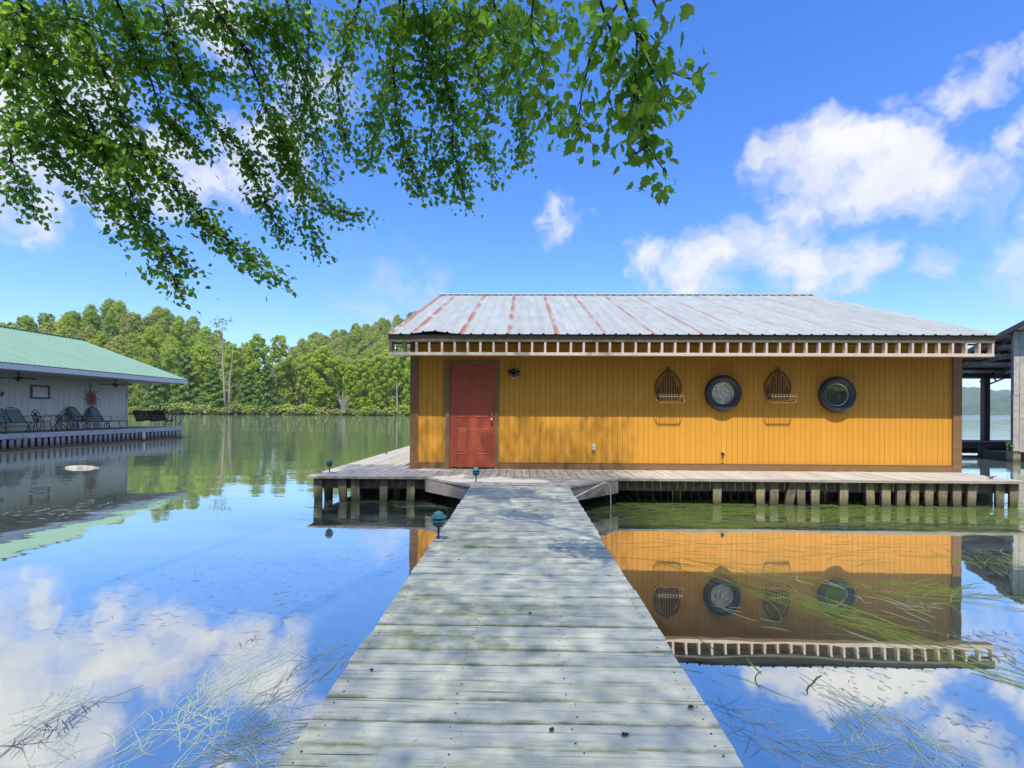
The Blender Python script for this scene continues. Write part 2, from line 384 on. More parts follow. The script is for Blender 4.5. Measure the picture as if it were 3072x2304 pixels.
M_fC = leafmat('dark_cedar_foliage',(.12,.23,.05),(.20,.33,.07),(.24,.36,.065),(.3,.48,.09),.42,.6)
M_fD = leafmat('olive_oak_foliage',(.31,.37,.095),(.42,.47,.12),(.37,.42,.10),(.56,.62,.16),.5,.6)
M_fE = leafmat('shoreline_shrub_foliage',(.28,.33,.10),(.38,.43,.13),(.33,.38,.10),(.46,.5,.15),.32,.6)
M_pale = mat('bleached_dead_wood',(.30,.26,.22),(.40,.36,.31),10.,(1,1,.3),.85)
M_soil = mat('leaf_litter_ground',(.06,.055,.03),(.10,.085,.05),1.2,coord='Position',rough=.95,bump=.4,bdist=.05)
M_grassy = mat('dark_bank_ground',(.05,.06,.025),(.09,.085,.045),2.5,coord='Position',rough=.95,bump=.5,bdist=.06)  # dark olive to brown ground, mottled by noise
M_bed = mat('silty_lake_bed',(.055,.075,.058),(.08,.10,.08),.8,coord='Position',rough=1.)
M_farhill = mat('far_wooded_ridge',(.035,.075,.028),(.085,.135,.045),.05,coord='Position',rough=.9,bump=1.,bdist=6.,detail=8,lo=.35,hi=.65)
M_weed = leafmat('eelgrass',(.10,.16,.022),(.26,.33,.06),(.16,.22,.04),(.3,.4,.07),.35,.4)
M_weedp = leafmat('pale_floating_eelgrass',(.30,.40,.36),(.58,.66,.60),(.42,.52,.46),(.5,.6,.5),.25,.25)
M_weedd = leafmat('brown_leaf_fragments',(.10,.11,.09),(.24,.25,.22),(.16,.17,.14),(.2,.2,.15),.15,.4)

def pane_mat(name, tint, rough, bump, scale):
    m = bpy.data.materials.new(name); m.use_nodes = True; nt = m.node_tree; nt.nodes.clear()
    v = ND(nt,'ShaderNodeTexCoord').outputs['Object']
    n = noisetex(nt, v, scale, 4, .6, 1.2)
    b = ND(nt,'ShaderNodeBump',{'Height':n,'Strength':1.,'Distance':bump}).outputs[0]
    p = ND(nt,'ShaderNodeBsdfPrincipled',{'Base Color':(*tint,1),'Metallic':1.,'Roughness':rough,'Normal':b})
    ND(nt,'ShaderNodeOutputMaterial',{0:p.outputs[0]}); return m
M_foil = pane_mat('crinkled_foil_pane',(.78,.72,.58),.14,.06,13.)
M_mirror = pane_mat('mirror_like_glass',(.88,.92,.84),.02,.0015,5.)
M_nglass = pane_mat('bright_window_glass',(.86,.88,.90),.05,.002,3.)

# water: a clear skin that mirrors more the flatter it is seen; the silt and the weed lie below it
def water_mat():
    m = bpy.data.materials.new('lake_water'); m.use_nodes = True; nt = m.node_tree; nt.nodes.clear()
    g = ND(nt,'ShaderNodeNewGeometry'); pos = g.outputs['Position']
    s1 = ND(nt,'ShaderNodeVectorMath',{0:pos,1:(.55,1.25,1)},operation='MULTIPLY').outputs[0]
    big = noisetex(nt, s1, .55, 2, .4)
    mid = noisetex(nt, s1, 1.9, 3, .5)
    s2 = ND(nt,'ShaderNodeVectorMath',{0:pos,1:(.5,1.6,1)},operation='MULTIPLY').outputs[0]
    rip = noisetex(nt, s2, 4.5, 3, .6)
    dist = ND(nt,'ShaderNodeVectorMath',{0:pos},operation='LENGTH').outputs['Value']
    patch = maprange(nt, noisetex(nt, ND(nt,'ShaderNodeVectorMath',{0:pos,1:(.03,.09,1)},operation='MULTIPLY').outputs[0], 1., 3), .42,.62)
    far = maprange(nt, dist, 6., 50.)
    vfar = maprange(nt, dist, 200., 900.)
    amp = math_(nt,'ADD',math_(nt,'MULTIPLY',far,math_(nt,'MULTIPLY_ADD',patch,.020,.009)),math_(nt,'MULTIPLY',vfar,.35))
    h = math_(nt,'ADD',math_(nt,'MULTIPLY',big,.0085),math_(nt,'MULTIPLY',mid,.0007))
    h = math_(nt,'ADD',h,math_(nt,'MULTIPLY',math_(nt,'MULTIPLY',mid,amp),.8))
    h = math_(nt,'ADD',h,math_(nt,'MULTIPLY',math_(nt,'MULTIPLY',rip,amp),.35))
    nrm = ND(nt,'ShaderNodeBump',{'Height':h,'Strength':1.,'Distance':1.}).outputs[0]
    fr = ND(nt,'ShaderNodeFresnel',{'IOR':1.33,'Normal':nrm}).outputs[0]
    fac = maprange(nt, fr, .02, .34, .76, .96)
    df = ND(nt,'ShaderNodeBsdfDiffuse',{0:(.32,.44,.43,1)})
    gl = ND(nt,'ShaderNodeBsdfGlossy',{'Color':(1.,.985,.89,1),'Roughness':.012,'Normal':nrm})
    tr = ND(nt,'ShaderNodeBsdfTransparent',{0:(.70,.80,.72,1)})
    ms = ND(nt,'ShaderNodeMixShader',{0:fac,1:tr.outputs[0],2:gl.outputs[0]})
    ms = ND(nt,'ShaderNodeMixShader',{0:.065,1:ms.outputs[0],2:df.outputs[0]})
    ND(nt,'ShaderNodeOutputMaterial',{0:ms.outputs[0]}); return m
M_water = water_mat()

# ------------------------------------------------------------------ the setting
DZ = .47                                                 # deck height above the water
def grid(x0,x1,nx,y0,y1,ny,fz):
    xs=np.linspace(x0,x1,nx); ys=np.linspace(y0,y1,ny)
    V=np.array([(x,y,fz(x,y)) for y in ys for x in xs]); i=np.arange(nx*ny).reshape(ny,nx)
    F=np.stack([i[:-1,:-1],i[:-1,1:],i[1:,1:],i[1:,:-1]],-1).reshape(-1,4); return V,F
w = MB().add([(-4000,-60,0),(4000,-60,0),(4000,5000,0),(-4000,5000,0)],[(0,1,2,3)]).build('lake_water',M_water); struct(w); w['label']='calm green-blue lake water mirroring sky and trees'
b = MB().add([(-4000,-60,-1.5),(4000,-60,-1.5),(4000,5000,-1.5),(-4000,5000,-1.5)],[(0,1,2,3)]).build('lake_bed',M_bed); struct(b)
def bank_h(x,y):
    t=max(0,-y-.6+.8*mnoise.noise(Vector((x*.15,0,3))))
    return -1.2+1.9*min(1,t/2.2)+.16*t+.25*mnoise.noise(Vector((x*.3,y*.3,1)))
V,F=grid(-60,70,66,-58,0.4,30,bank_h)
struct(inst('near_bank',fast_mesh('near_bank',V,F,[M_grassy],True),None))
def land_h(x,y):
    t=y-192-5*mnoise.noise(Vector((x*.02,0,9)))
    z=-1.5+min(t*.35,2.2) if t<8 else .7+.06*(t-2)
    z+=33*math.exp(-((x+222)/62)**2-((y-285)/55)**2)+62*math.exp(-((x+70)/190)**2-((y-520)/120)**2)
    z+=24*math.exp(-((x+360)/80)**2-((y-300)/60)**2)
    z+=2.*mnoise.noise(Vector((x*.02,y*.02,5)))*min(1,max(0,t/30))
    return max(-2.5,z)
V,F=grid(-560,70,70,184,760,60,land_h)
struct(inst('far_shore_hillside',fast_mesh('far_shore_hillside',V,F,[M_soil],True),None))
def ridge(name,Y,prof,depth,bump):
    """wooded ridge across the lake, crest given by frame points"""
    pts=[at(px,py,Y) for px,py in prof]; V=[];n=150;rows=16
    x0,x1=pts[0].x,pts[-1].x
    for r in range(rows):
        f=r/(rows-1)
        for i in range(n):
            x=x0+(x1-x0)*i/(n-1)
            for a,b in zip(pts,pts[1:]):
                if a.x<=x<=b.x+1e-6: z=a.z+(b.z-a.z)*(x-a.x)/(b.x-a.x); break
            lump=bump*abs(mnoise.noise(Vector((x*.035,f*7,Y))))+bump*.6*mnoise.noise(Vector((x*.09,f*18,Y+3)))
            V.append((x,Y+(f-1)*depth,-1.5+(z+1.5)*math.sin(f*math.pi/2)+(lump if r else 0)))
    i=np.arange(n*rows).reshape(rows,n); F=np.stack([i[:-1,:-1],i[:-1,1:],i[1:,1:],i[1:,:-1]],-1).reshape(-1,4)
    return struct(inst(name,fast_mesh(name,V,F,[M_farhill],True),None))
ridge('far_ridge',2600,[(1900,1190),(2300,1150),(2700,1160),(2885,1166),(2954,1178),(3035,1172),(3300,1140),(3900,1180)],500,14)
ridge('near_ridge',1700,[(2600,1243),(2860,1236),(2905,1216),(2970,1203),(3035,1188),(3200,1165),(3500,1150),(3900,1200)],260,9)
# ------------------------------------------------------------------ planks
def plank_mesh(name, L, W, t, mats, nails=(), seg=4, jit=.0025, ends=.004):
    """board along x, centred, top at z=0, with eased edges, slightly uneven"""
    mb=MB(); prof=[(-W/2,-t),(W/2,-t),(W/2,-.005),(W/2-.004,0),(-W/2+.004,0),(-W/2,-.005)]
    vs=[]
    for i in range(seg+1):
        x=-L/2+L*i/seg+(random.uniform(-ends,ends) if i in(0,seg) else 0); dy=random.uniform(-jit,jit); dz=random.uniform(-jit,jit)*.6; k=1+random.uniform(-.012,.012)
        vs+=[(x,y*k+dy,z+dz) for y,z in prof]
    fs=[(i*6+j,(i+1)*6+j,(i+1)*6+(j+1)%6,i*6+(j+1)%6) for i in range(seg) for j in range(6)]
    fs+=[tuple(range(6)),tuple(seg*6+j for j in range(5,-1,-1))]
    mb.add(vs,fs,0)
    for nx,ny in nails:
        nx+=random.uniform(-.012,.012); ny+=random.uniform(-.012,.012); r=random.uniform(.0028,.005)
        mb.add([(nx+r*math.cos(a),ny+r*math.sin(a),.0022) for a in [k*math.pi/3 for k in range(6)]],[tuple(range(6))],1)
    return mb.mesh(name,mats)
M_nail=mat('rusty_nail_head',(.035,.030,.024),rough=.8)

# ------------------------------------------------------------------ the walkway
PX0,PX1=-.790,.732; PW=PX1-PX0; PC=(PX0+PX1)/2; YJ=8.06
pier=empty('pier',(PC,3.,DZ-.25),'pale grey-green painted plank walkway leading straight to the yellow boathouse','pier')
nl=[(x*PW/2,y) for x in(-.93,-.31,.29,.93) for y in(-.038,.036)]
pm=[plank_mesh('plank',PW,.1375,.038,[M_pier,M_nail],nl) for _ in range(9)]
y=-1.6; k=0
while y<YJ-.07:
    dz=random.uniform(-.004,.003); g=random.choice([.003,.004,.005,.008,.010])
    inst('plank',pm[random.randrange(9)],pier,T((PC+random.uniform(-.007,.007),y+.07,DZ+dz))@RZ(random.uniform(-.0035,.0035)+(math.pi if random.random()<.5 else 0))@RX(random.uniform(-.012,.012)))
    y+=.1395+g; k+=1
for x in(PX0+.06,PC-.25,PC+.25,PX1-.06):
    MB().box((x-.02,-1.6,DZ-.19),(x+.02,YJ+.3,DZ-.045)).build('stringer',M_beam,pier)
for yy in(.2,2.7,5.2,7.3):
    for x in(PX0+.12,PX1-.12):
        MB().tube([(x,yy,-1.6),(x,yy,DZ-.06)],.06,10).build('piling',M_post,pier)

# ------------------------------------------------------------------ the deck round the boathouse
X0,X1=-2.262,8.708; YW=10.371; YD=9.08; DX0,DX1=-3.80,8.74; YB=21.2
deck=empty('boathouse_deck',(2.5,9.6,0),'weathered grey plank deck with stubby vertical posts around the yellow boathouse','deck')
dm=[plank_mesh('deck_board',YW+.05-YD+.02,.1385,.038,[M_deck,M_nail],[(x,yy) for x in(-.58,-.2,.25,.55) for yy in(-.04,.04)]) for _ in range(7)]
dml=[plank_mesh('deck_board',YB-YD+.02,.1385,.038,[M_deck],seg=10) for _ in range(4)]
n=int((DX1-DX0)/.1442); pitch=(DX1-DX0)/n
for i in range(n):
    x=DX0+pitch*(i+.5); dz=random.uniform(-.003,.003)
    if x<X0-.04: inst('deck_board',dml[i%4],deck,T((x,(YD+YB)/2,DZ+dz))@RZ(R(90)+random.uniform(-.0006,.0006)))
    else: inst('deck_board',random.choice(dm),deck,T((x,(YD+YW+.05)/2,DZ+dz))@RZ(R(90)+random.uniform(-.003,.003)))
# flared boards where the walkway meets the deck
CL0=(at(1275.6,1428,YD).x,YD); CR0=(at(1854.6,1436,YD).x,YD)
y=YJ; 
while y<YD-.02:
    y2=min(y+.137,YD-.004)
    def xl(q): return PX0+(CL0[0]-PX0)*(q-YJ)/(YD-YJ)
    def xr(q): return PX1+(CR0[0]-PX1)*(q-YJ)/(YD-YJ)
    dz=random.uniform(-.003,.003)
    MB().prism([(xl(y)-.02,y),(xr(y)+.02,y),(xr(y2)+.02,y2),(xl(y2)-.02,y2)],DZ-.038+dz,DZ+dz).build('deck_board',M_deck,deck)
    y=y2+.006
# edge boards, beams
def strip(name,a,b,z0,z1,th,m,p=deck,lab=None):
    return MB().bar(Vector((*a,(z0+z1)/2)),Vector((*b,(z0+z1)/2)),th,z1-z0).build(name,m,p,label=lab)
M_edge=mat('deck_edge_board',(.36,.33,.28),(.50,.46,.40),5.,(1,5,5),.8,bump=.2,bdist=.004,extra=grain((.18,.15,.12)))
strip('edge_board',(DX0-.03,YD-.02),(CL0[0]-.005,YD-.02),DZ-.045,DZ-.004,.03,M_edge)
strip('edge_board',(CR0[0]+.005,YD-.02),(DX1+.02,YD-.02),DZ-.045,DZ-.004,.03,M_edge)
strip('edge_board',(DX0-.02,YD),(DX0-.02,YB),DZ-.045,DZ-.004,.03,M_edge)
strip('edge_board',(DX1+.02,YD),(DX1+.02,YW+.1),DZ-.045,DZ-.004,.03,M_edge)
strip('skirt_board',(CL0[0]+.02,YD-.03),(PX0+.02,YJ+.02),DZ-.26,DZ-.05,.035,M_beamlt)
strip('skirt_board',(CR0[0]-.02,YD-.03),(PX1-.02,YJ+.02),DZ-.26,DZ-.05,.035,M_beamlt)
strip('beam',(DX0+.03,YD+.12),(CL0[0]+.1,YD+.12),DZ-.235,DZ-.045,.04,M_beam)
strip('beam',(CR0[0]-.1,YD+.12),(DX1-.03,YD+.12),DZ-.235,DZ-.045,.04,M_beam)
strip('beam',(DX0+.05,YD+.15),(DX0+.05,YB),DZ-.235,DZ-.045,.04,M_beam)
strip('beam',(DX1-.06,YD+.15),(DX1-.06,YB),DZ-.235,DZ-.045,.04,M_beam)
def post_mesh(w,top):
    vs=[];mb=MB();seg=5
    for i in range(seg+1):
        z=-.75+(top+.75)*i/seg; e=random.uniform(-.006,.006); kk=w/2*(1+random.uniform(-.07,.07))
        vs+=[(e-kk,-.022,z),(e+kk,-.022,z),(e+kk,.022,z),(e-kk,.022,z)]
    fs=[(i*4+j,i*4+(j+1)%4,(i+1)*4+(j+1)%4,(i+1)*4+j) for i in range(seg) for j in range(4)]+[(3,2,1,0),tuple(seg*4+j for j in range(4))]
    return mb.add(vs,fs).mesh('post',M_post)
pms=[post_mesh(.142,DZ-.05) for _ in range(6)]
for px,tilt,rec in [(2029,0,1),(2151,.0,0),(2281,0,0),(2321,.01,0),(2365,.20,0),(2403,-.02,0),(2445,0,0),(2473,0,1),(2530,0,0),(2611,-.06,0),(2657,0,0),(2701,.01,0),(2742,.0,0),(2785,.02,0),(2826,.03,0),(2869,.0,0),(2912,.03,0),(2997,.02,0),(3039,0,0),
                    (955,0,0),(1031,-.07,0),(1068,-.03,0),(1151,0,0),(1191,0,1),(1232,0,0),(985,0,1)]:
    p=at(px,1480,YD+.06+.35*rec)
    inst('post',random.choice(pms),deck,T((p.x,p.y,0))@RY(tilt)@RZ(random.uniform(-.05,.05)))
for y in np.arange(10,21,1.6):
    inst('post',random.choice(pms),deck,T((DX0+.03,y,0))@RZ(R(90)))
# added black blocks that keep the space under the deck dark
for i in range(7):
    x=-3.2+i*1.75
    MB().box((x,9.75,-.35),(x+1.5,20.6,.2)).build('float',M_underblack,deck)
MB().box((DX0+.5,10.05,.2),(DX1-.3,10.1,.42)).build('beam',M_beam,deck)
# pipe and hose on the flare
pp=empty('drain_pipe',(1.1,8.4,.3),'grey plastic pipe with a thin hose hanging off the flared deck corner','pipe')
a=Vector((PX1+.02,YJ-.10,DZ-.2)); c=at(1815,1447,YD-.42)
MB().tube([a,c],.016,8).build('pipe',M_pvc,pp,True)
h=[c,c+Vector((.05,.0,-.012)),c+Vector((.085,0,-.07)),c+Vector((.095,0,-.2)),c+Vector((.098,.0,-.34)),c+Vector((.10,.01,-.6))]
MB().tube(h,.010,6).build('hose',M_pvc,pp,True)
# cleats
def cleat(p,rz,label):
    mb=MB(); mb.box((-.04,-.02,0),(.04,.02,.008)); mb.box((-.025,-.01,.008),(-.012,.01,.04)); mb.box((.012,-.01,.008),(.025,.01,.04))
    mb.tube([(-.10,0,.058),(-.05,0,.045),(.05,0,.045),(.10,0,.058)],[.006,.011,.011,.006],6)
    o=mb.build('dock_cleat',M_cleat,M=T(p)@RZ(rz)); return tag(o,label,'cleat')
cleat(onz(953,1421,DZ)+Vector((.02,.05,0)),.3,'small mooring cleat at the deck corner near the green lamp')
cleat(onz(1152,1362,DZ)+Vector((.06,0,0)),1.4,'small mooring cleat far along the left deck edge')
cleat(onz(2992,1440,DZ)+Vector((0,.12,0)),0,'small mooring cleat at the right end of the deck')

# ------------------------------------------------------------------ the yellow boathouse
house=empty('boathouse',(3.2,15.,DZ),'mustard yellow plank boathouse with red door and rust-streaked metal roof','boathouse')
EY,EZ=9.714,3.101; RYY,RZZ=15.893,5.256; SL=math.atan2(RZZ-EZ,RYY-EY); SLEN=math.hypot(RYY-EY,RZZ-EZ)
RX0,RX1=X0-.333,X1+.159
def roof_z(y): return EZ+(y-EY)*(RZZ-EZ)/(RYY-EY)
WT=roof_z(YW)-.10
wall=MB().box((X0,YW+.012,DZ-.02),(X1,YW+.09,WT)).build('wall',M_groove,house)
DOORX0,DOORX1=at(1349,1250,YW).x,at(1485,1250,YW).x; DOORZ=at(1417,1093,YW).z
CX0,CX1,CZT=at(1337,1250,YW).x,at(1494,1250,YW).x,at(1417,1084,YW).z
BW=(X1-X0-.24)/103; zb=DZ+.125
def sid(h):
    return MB().prism([(-BW/2+.002,.0),(-BW/2+.0045,-.006),(BW/2-.0045,-.006),(BW/2-.002,0)],0,h).mesh('siding_board',M_yel)
full=sid(WT-zb); short=sid(WT-CZT)
for i in range(103):
    x=X0+.12+BW*(i+.5)
    if CX0-BW*.4<x<CX1+BW*.4: inst('siding_board',short,wall,T((x,YW+.0115,CZT)))
    else: inst('siding_board',full,wall,T((x,YW+.0115+random.uniform(-.0012,.0008)-(.0015 if (i//12)%2 else 0),zb)))
for nm,x in(('side_wall',X0),('side_wall',X1)):
    s=1 if x==X0 else -1
    v=[(x,YW+.09,0.2),(x,20.9,.2),(x,20.9,roof_z(10.9)-.05),(x,RYY,RZZ-.12),(x,YW+.09,WT-.02)]
    MB().add(v+[(q[0]+s*.08,q[1],q[2]) for q in v],[(0,1,2,3,4),(9,8,7,6,5),(0,5,6,1),(1,6,7,2),(2,7,8,3),(3,8,9,4),(4,9,5,0)]).build(nm,M_yel,house)
MB().box((X0+.081,20.8,.2),(X1-.081,20.9,roof_z(10.9)-.1)).build('back_wall',M_yel,house)
MB().box((X0+.081,YW+.0905,.40),(X1-.081,20.79,.46)).build('floor',M_beam,house)
cxl=at(1255,1250,YW).x; cxr=at(2856,1250,YW).x
MB().box((X0-.02,YW-.025,DZ+.004),(cxl,YW-.001,WT)).build('corner_trim',M_trim,house)
MB().box((cxr,YW-.025,DZ+.004),(X1+.02,YW-.001,WT)).build('corner_trim',M_trim,house)
MB().box((cxl+.002,YW-.022,DZ+.004),(CX0-.002,YW-.001,zb)).build('base_trim',M_trim,house)
for a,b in((CX1+.002,3.4),(3.403,6.2),(6.203,cxr-.002)):
    MB().box((a,YW-.022,DZ+.004),(b,YW-.001,zb)).build('base_trim',M_trim,house)
    MB().box((a,YW-.026,zb+.0005),(b,YW-.001,zb+.012)).build('trim_ledge',M_trim,house)
# door
door=MB().box((DOORX0,YW-.004,DZ+.03),(DOORX1,YW+.03,DOORZ)).build('door',M_door,house)
fr=MB(); fr.box((CX0,YW-.032,DZ+.004),(DOORX0-.003,YW+.02,CZT)); fr.box((DOORX1+.003,YW-.032,DZ+.004),(CX1,YW+.02,CZT)); fr.box((DOORX0-.003,YW-.032,DOORZ+.003),(DOORX1+.003,YW+.02,CZT))
fr.build('door_frame',M_fasc,house)
MB().box((DOORX0-.002,YW-.02,DZ+.004),(DOORX1+.002,YW+.02,DZ+.028)).build('threshold',M_dark,house)
dw=DOORX1-DOORX0
for fx0,fx1 in((.155,.42),(.575,.84)):
    for py0,py1 in((1119,1150),(1162,1252),(1286,1363)):
        z1=at(1417,py0,YW).z; z0=at(1417,py1,YW).z; xa=DOORX0+fx0*dw; xb=DOORX0+fx1*dw
        mb=MB()
        def fr4(i,yy): return [(xa+i,yy,z0+i),(xb-i,yy,z0+i),(xb-i,yy,z1-i),(xa+i,yy,z1-i)]
        rings=[fr4(0,YW-.0045),fr4(.012,YW-.014),fr4(.022,YW-.0055),fr4(.034,YW-.0055),fr4(.052,YW-.012)]
        vs=[q for r in rings for q in r]; fs=[(i*4+j,i*4+(j+1)%4,(i+1)*4+(j+1)%4,(i+1)*4+j) for i in range(4) for j in range(4)]+[(16,17,18,19)]
        mb.add(vs,fs).build('door_panel',M_door,door)
kp=at(1475,1259,YW-.03)
kn=MB(); kn.lathe([(.031,0),(.031,.006),(.012,.01),(.011,.03),(.024,.04),(.028,.052),(.022,.066),(.0,.070)],16,T((kp.x,YW-.0045,kp.z))@RX(R(90))); kn.build('knob',M_steel,door,True)
MB().lathe([(.022,0),(.022,.008),(.0,.012)],14,T((kp.x+.005,YW-.0045,kp.z+.11))@RX(R(90))).build('deadbolt',M_steel,door,True)
# tyre-framed round windows
def porthole(px,py,pm,lab):
    c=at(px,py,YW); rt=MB(); n=48
    prof=[(.225,.0),(.222,-.05),(.235,-.075),(.275,-.10),(.325,-.105),(.352,-.085),(.362,-.05),(.362,-.02),(.355,0)]
    rt.lathe([(r,-z) for r,z in prof],n,T((c.x,YW-.001,c.z))@RX(R(90)))
    wn=MB().lathe([(.0,.015),(.226,.015),(.226,.02),(.0,.02)],n,T((c.x,YW-.004,c.z))@RX(R(90))).build('window_pane',pm,house,label=lab)
    ty=rt.build('tyre_frame',M_rubber,house,True,label='black tyre framing a round window')
    MB().tube([(c.x+.335*math.cos(t),YW-.105,c.z+.335*math.sin(t)) for t in np.linspace(0,2*math.pi,48,endpoint=False)],.004,5,closed=True).build('tyre_rib',M_rubber,ty)
    MB().tube([(c.x+.222*math.cos(t),YW-.04,c.z+.222*math.sin(t)) for t in np.linspace(0,2*math.pi,48,endpoint=False)],.007,6,closed=True).build('pane_rim',M_steel,ty,True)
porthole(2167,1180,M_foil,'round pane backed with crinkled silver foil')
porthole(2508,1184.5,M_mirror,'round pane mirroring green foliage')
# outlet box, hose tap
p=at(1781,1341,YW); ob=MB(); ob.box((p.x-.035,YW-.045,p.z-.06),(p.x+.035,YW-.002,p.z+.06)); o=ob.build('outlet_box',M_pvc,house)
MB().box((p.x-.03,YW-.052,p.z-.05),(p.x+.03,YW-.0455,p.z-.004)).build('outlet_cover',M_white,o); MB().box((p.x-.032,YW-.058,p.z+.006),(p.x+.032,YW-.0455,p.z+.05)).build('outlet_cover',M_white,o)
p=at(2167,1360,YW); tp=MB(); tp.lathe([(.03,0),(.03,.006),(.011,.01),(.011,.06)],12,T((p.x,YW-.001,p.z))@RX(R(90))); tp.tube([(p.x,YW-.05,p.z),(p.x,YW-.085,p.z-.005),(p.x,YW-.095,p.z-.04)],.011,8)
o=tp.build('hose_tap',M_rust,house,True); MB().lathe([(.0,.0),(.028,.004),(.028,.012),(.0,.016)],10,T((p.x,YW-.06,p.z+.03))).build('tap_handle',M_white,o)
def stainmat():
    m=bpy.data.materials.new('rust_run_stain'); m.use_nodes=True; n2=m.node_tree; n2.nodes.clear()
    ob=ND(n2,'ShaderNodeTexCoord').outputs['Object']; s=ND(n2,'ShaderNodeSeparateXYZ',{0:ob})
    nz=noisetex(n2,ND(n2,'ShaderNodeVectorMath',{0:ob,1:(60,1,6)},operation='MULTIPLY').outputs[0],1.,4)
    wd=maprange(n2,math_(n2,'ABSOLUTE',s.outputs[0]),.004,.026,1,0); ln=maprange(n2,s.outputs[2],-.16,-.02)
    f=math_(n2,'MULTIPLY',math_(n2,'MULTIPLY',wd,ln),maprange(n2,nz,.3,.6))
    c=mixc(n2,f,(.79,.38,.034),(.22,.075,.015)); pb=ND(n2,'ShaderNodeBsdfPrincipled',{'Base Color':c,'Roughness':.7}); ND(n2,'ShaderNodeOutputMaterial',{0:pb.outputs[0]}); return m
MB().add([(-.036,0,-.17),(.036,0,-.17),(.036,0,.0),(-.036,0,.0)],[(0,1,2,3)]).build('rust_stain',stainmat(),o,M=T((p.x,YW-.0035,p.z-.02)))
# roof sheets
edges=[RX0,-2.16,-1.247,-.333,.581,1.495,2.409,3.323,4.237,5.151,6.065,6.979,7.893,RX1]
def sheet_mesh(w,lift=None):
    pts=[(0,0.)]; 
    k=0
    while True:
        c=.035+k*.2286
        if c+.035>w+.03: break
        pts+=[(c-.032,0),(c-.014,.020),(c+.014,.020),(c+.032,0)]
        for m_ in(.085,.145):
            if c+m_<w: pts+=[(c+m_-.012,0),(c+m_,.004),(c+m_+.012,0)]
        k+=1
    pts=[q for q in pts if q[0]<=w+.028]; pts.append((w+.03,0)); pts=sorted(set(pts))
    seg=8; V=[];n=len(pts)
    for i in range(seg+1):
        s=SLEN*(i/seg)**1.25
        for x,z in pts:
            dz=0
            if lift: dz=lift*math.exp(-((x-.45)/.33)**2)*math.exp(-s/.7)
            V.append((x,s,z+dz+random.uniform(-.0012,.0012)))
    idx=np.arange((seg+1)*n).reshape(seg+1,n); F=np.stack([idx[:-1,:-1],idx[:-1,1:],idx[1:,1:],idx[1:,:-1]],-1).reshape(-1,4)
    return fast_mesh('roof_sheet',V,F,[M_galv],False)
def slope_pts(x,off): 
    nx=Vector((0,-math.sin(SL),math.cos(SL))); return Vector((x,EY,EZ))+nx*off
roof=MB().add([(RX0+.02,EY+.05,roof_z(EY+.05)-.035),(RX1-.02,EY+.05,roof_z(EY+.05)-.035),(RX1-.02,RYY,RZZ-.035),(RX0+.02,RYY,RZZ-.035),
               (RX0+.02,EY+.05,roof_z(EY+.05)-.012),(RX1-.02,EY+.05,roof_z(EY+.05)-.012),(RX1-.02,RYY,RZZ-.012),(RX0+.02,RYY,RZZ-.012)],
               [(0,3,2,1),(4,5,6,7),(0,1,5,4),(1,2,6,5),(2,3,7,6),(3,0,4,7)]).build('roof',M_galvedge,house)  # dark slab added under the sheets to block light
sm=sheet_mesh(.914)
for i,(a,b2) in enumerate(zip(edges,edges[1:])):
    wdt=b2-a
    me=sm if abs(wdt-.914)<.003 and i>2 else sheet_mesh(wdt,{0:None,1:.055}.get(i))
    inst('roof_sheet',me,roof,T((a,EY,EZ+.0015*(i%2)))@RX(SL))
    ms=MB()
    for s in(.35,1.9,3.5,5.1,6.2):
        for k in range(4):
            x=a+.035+.2286*k
            if x<b2: 
                q=T((x,EY,EZ))@RX(SL)@Vector((.0,s,.021)); ms.box((q.x-.008,q.y-.008,q.z-.003),(q.x+.008,q.y+.008,q.z+.006))
    stuff(ms.build('roof_screws',M_screw,roof))
# back slope and ridge cap
MB().add([(RX0,RYY,RZZ+.01),(RX1,RYY,RZZ+.01),(RX1,2*RYY-EY,EZ+.01),(RX0,2*RYY-EY,EZ+.01),(RX0,RYY,RZZ-.02),(RX1,RYY,RZZ-.02),(RX1,2*RYY-EY,EZ-.02),(RX0,2*RYY-EY,EZ-.02)],
         [(0,1,2,3),(7,6,5,4),(0,4,5,1),(1,5,6,2),(2,6,7,3),(3,7,4,0)]).build('roof_back',M_galv,house)
nx=Vector((0,-math.sin(SL),math.cos(SL)))
c0=Vector((0,RYY,RZZ))+nx*.038; c1=c0-Vector((0,math.cos(SL),math.sin(SL)))*.14
rc=MB()
v=[Vector((x,c1.y,c1.z)) for x in(RX0-.01,RX1+.01)]+[Vector((x,RYY,RZZ+.055)) for x in(RX0-.01,RX1+.01)]+[Vector((x,2*RYY-c1.y,c1.z)) for x in(RX0-.01,RX1+.01)]
rc.add(v+[q-Vector((0,0,.004)) for q in v],[(0,1,3,2),(2,3,5,4),(6,8,9,7),(8,10,11,9),(0,6,7,1),(4,5,11,10)]).build('ridge_cap',M_galv,roof)
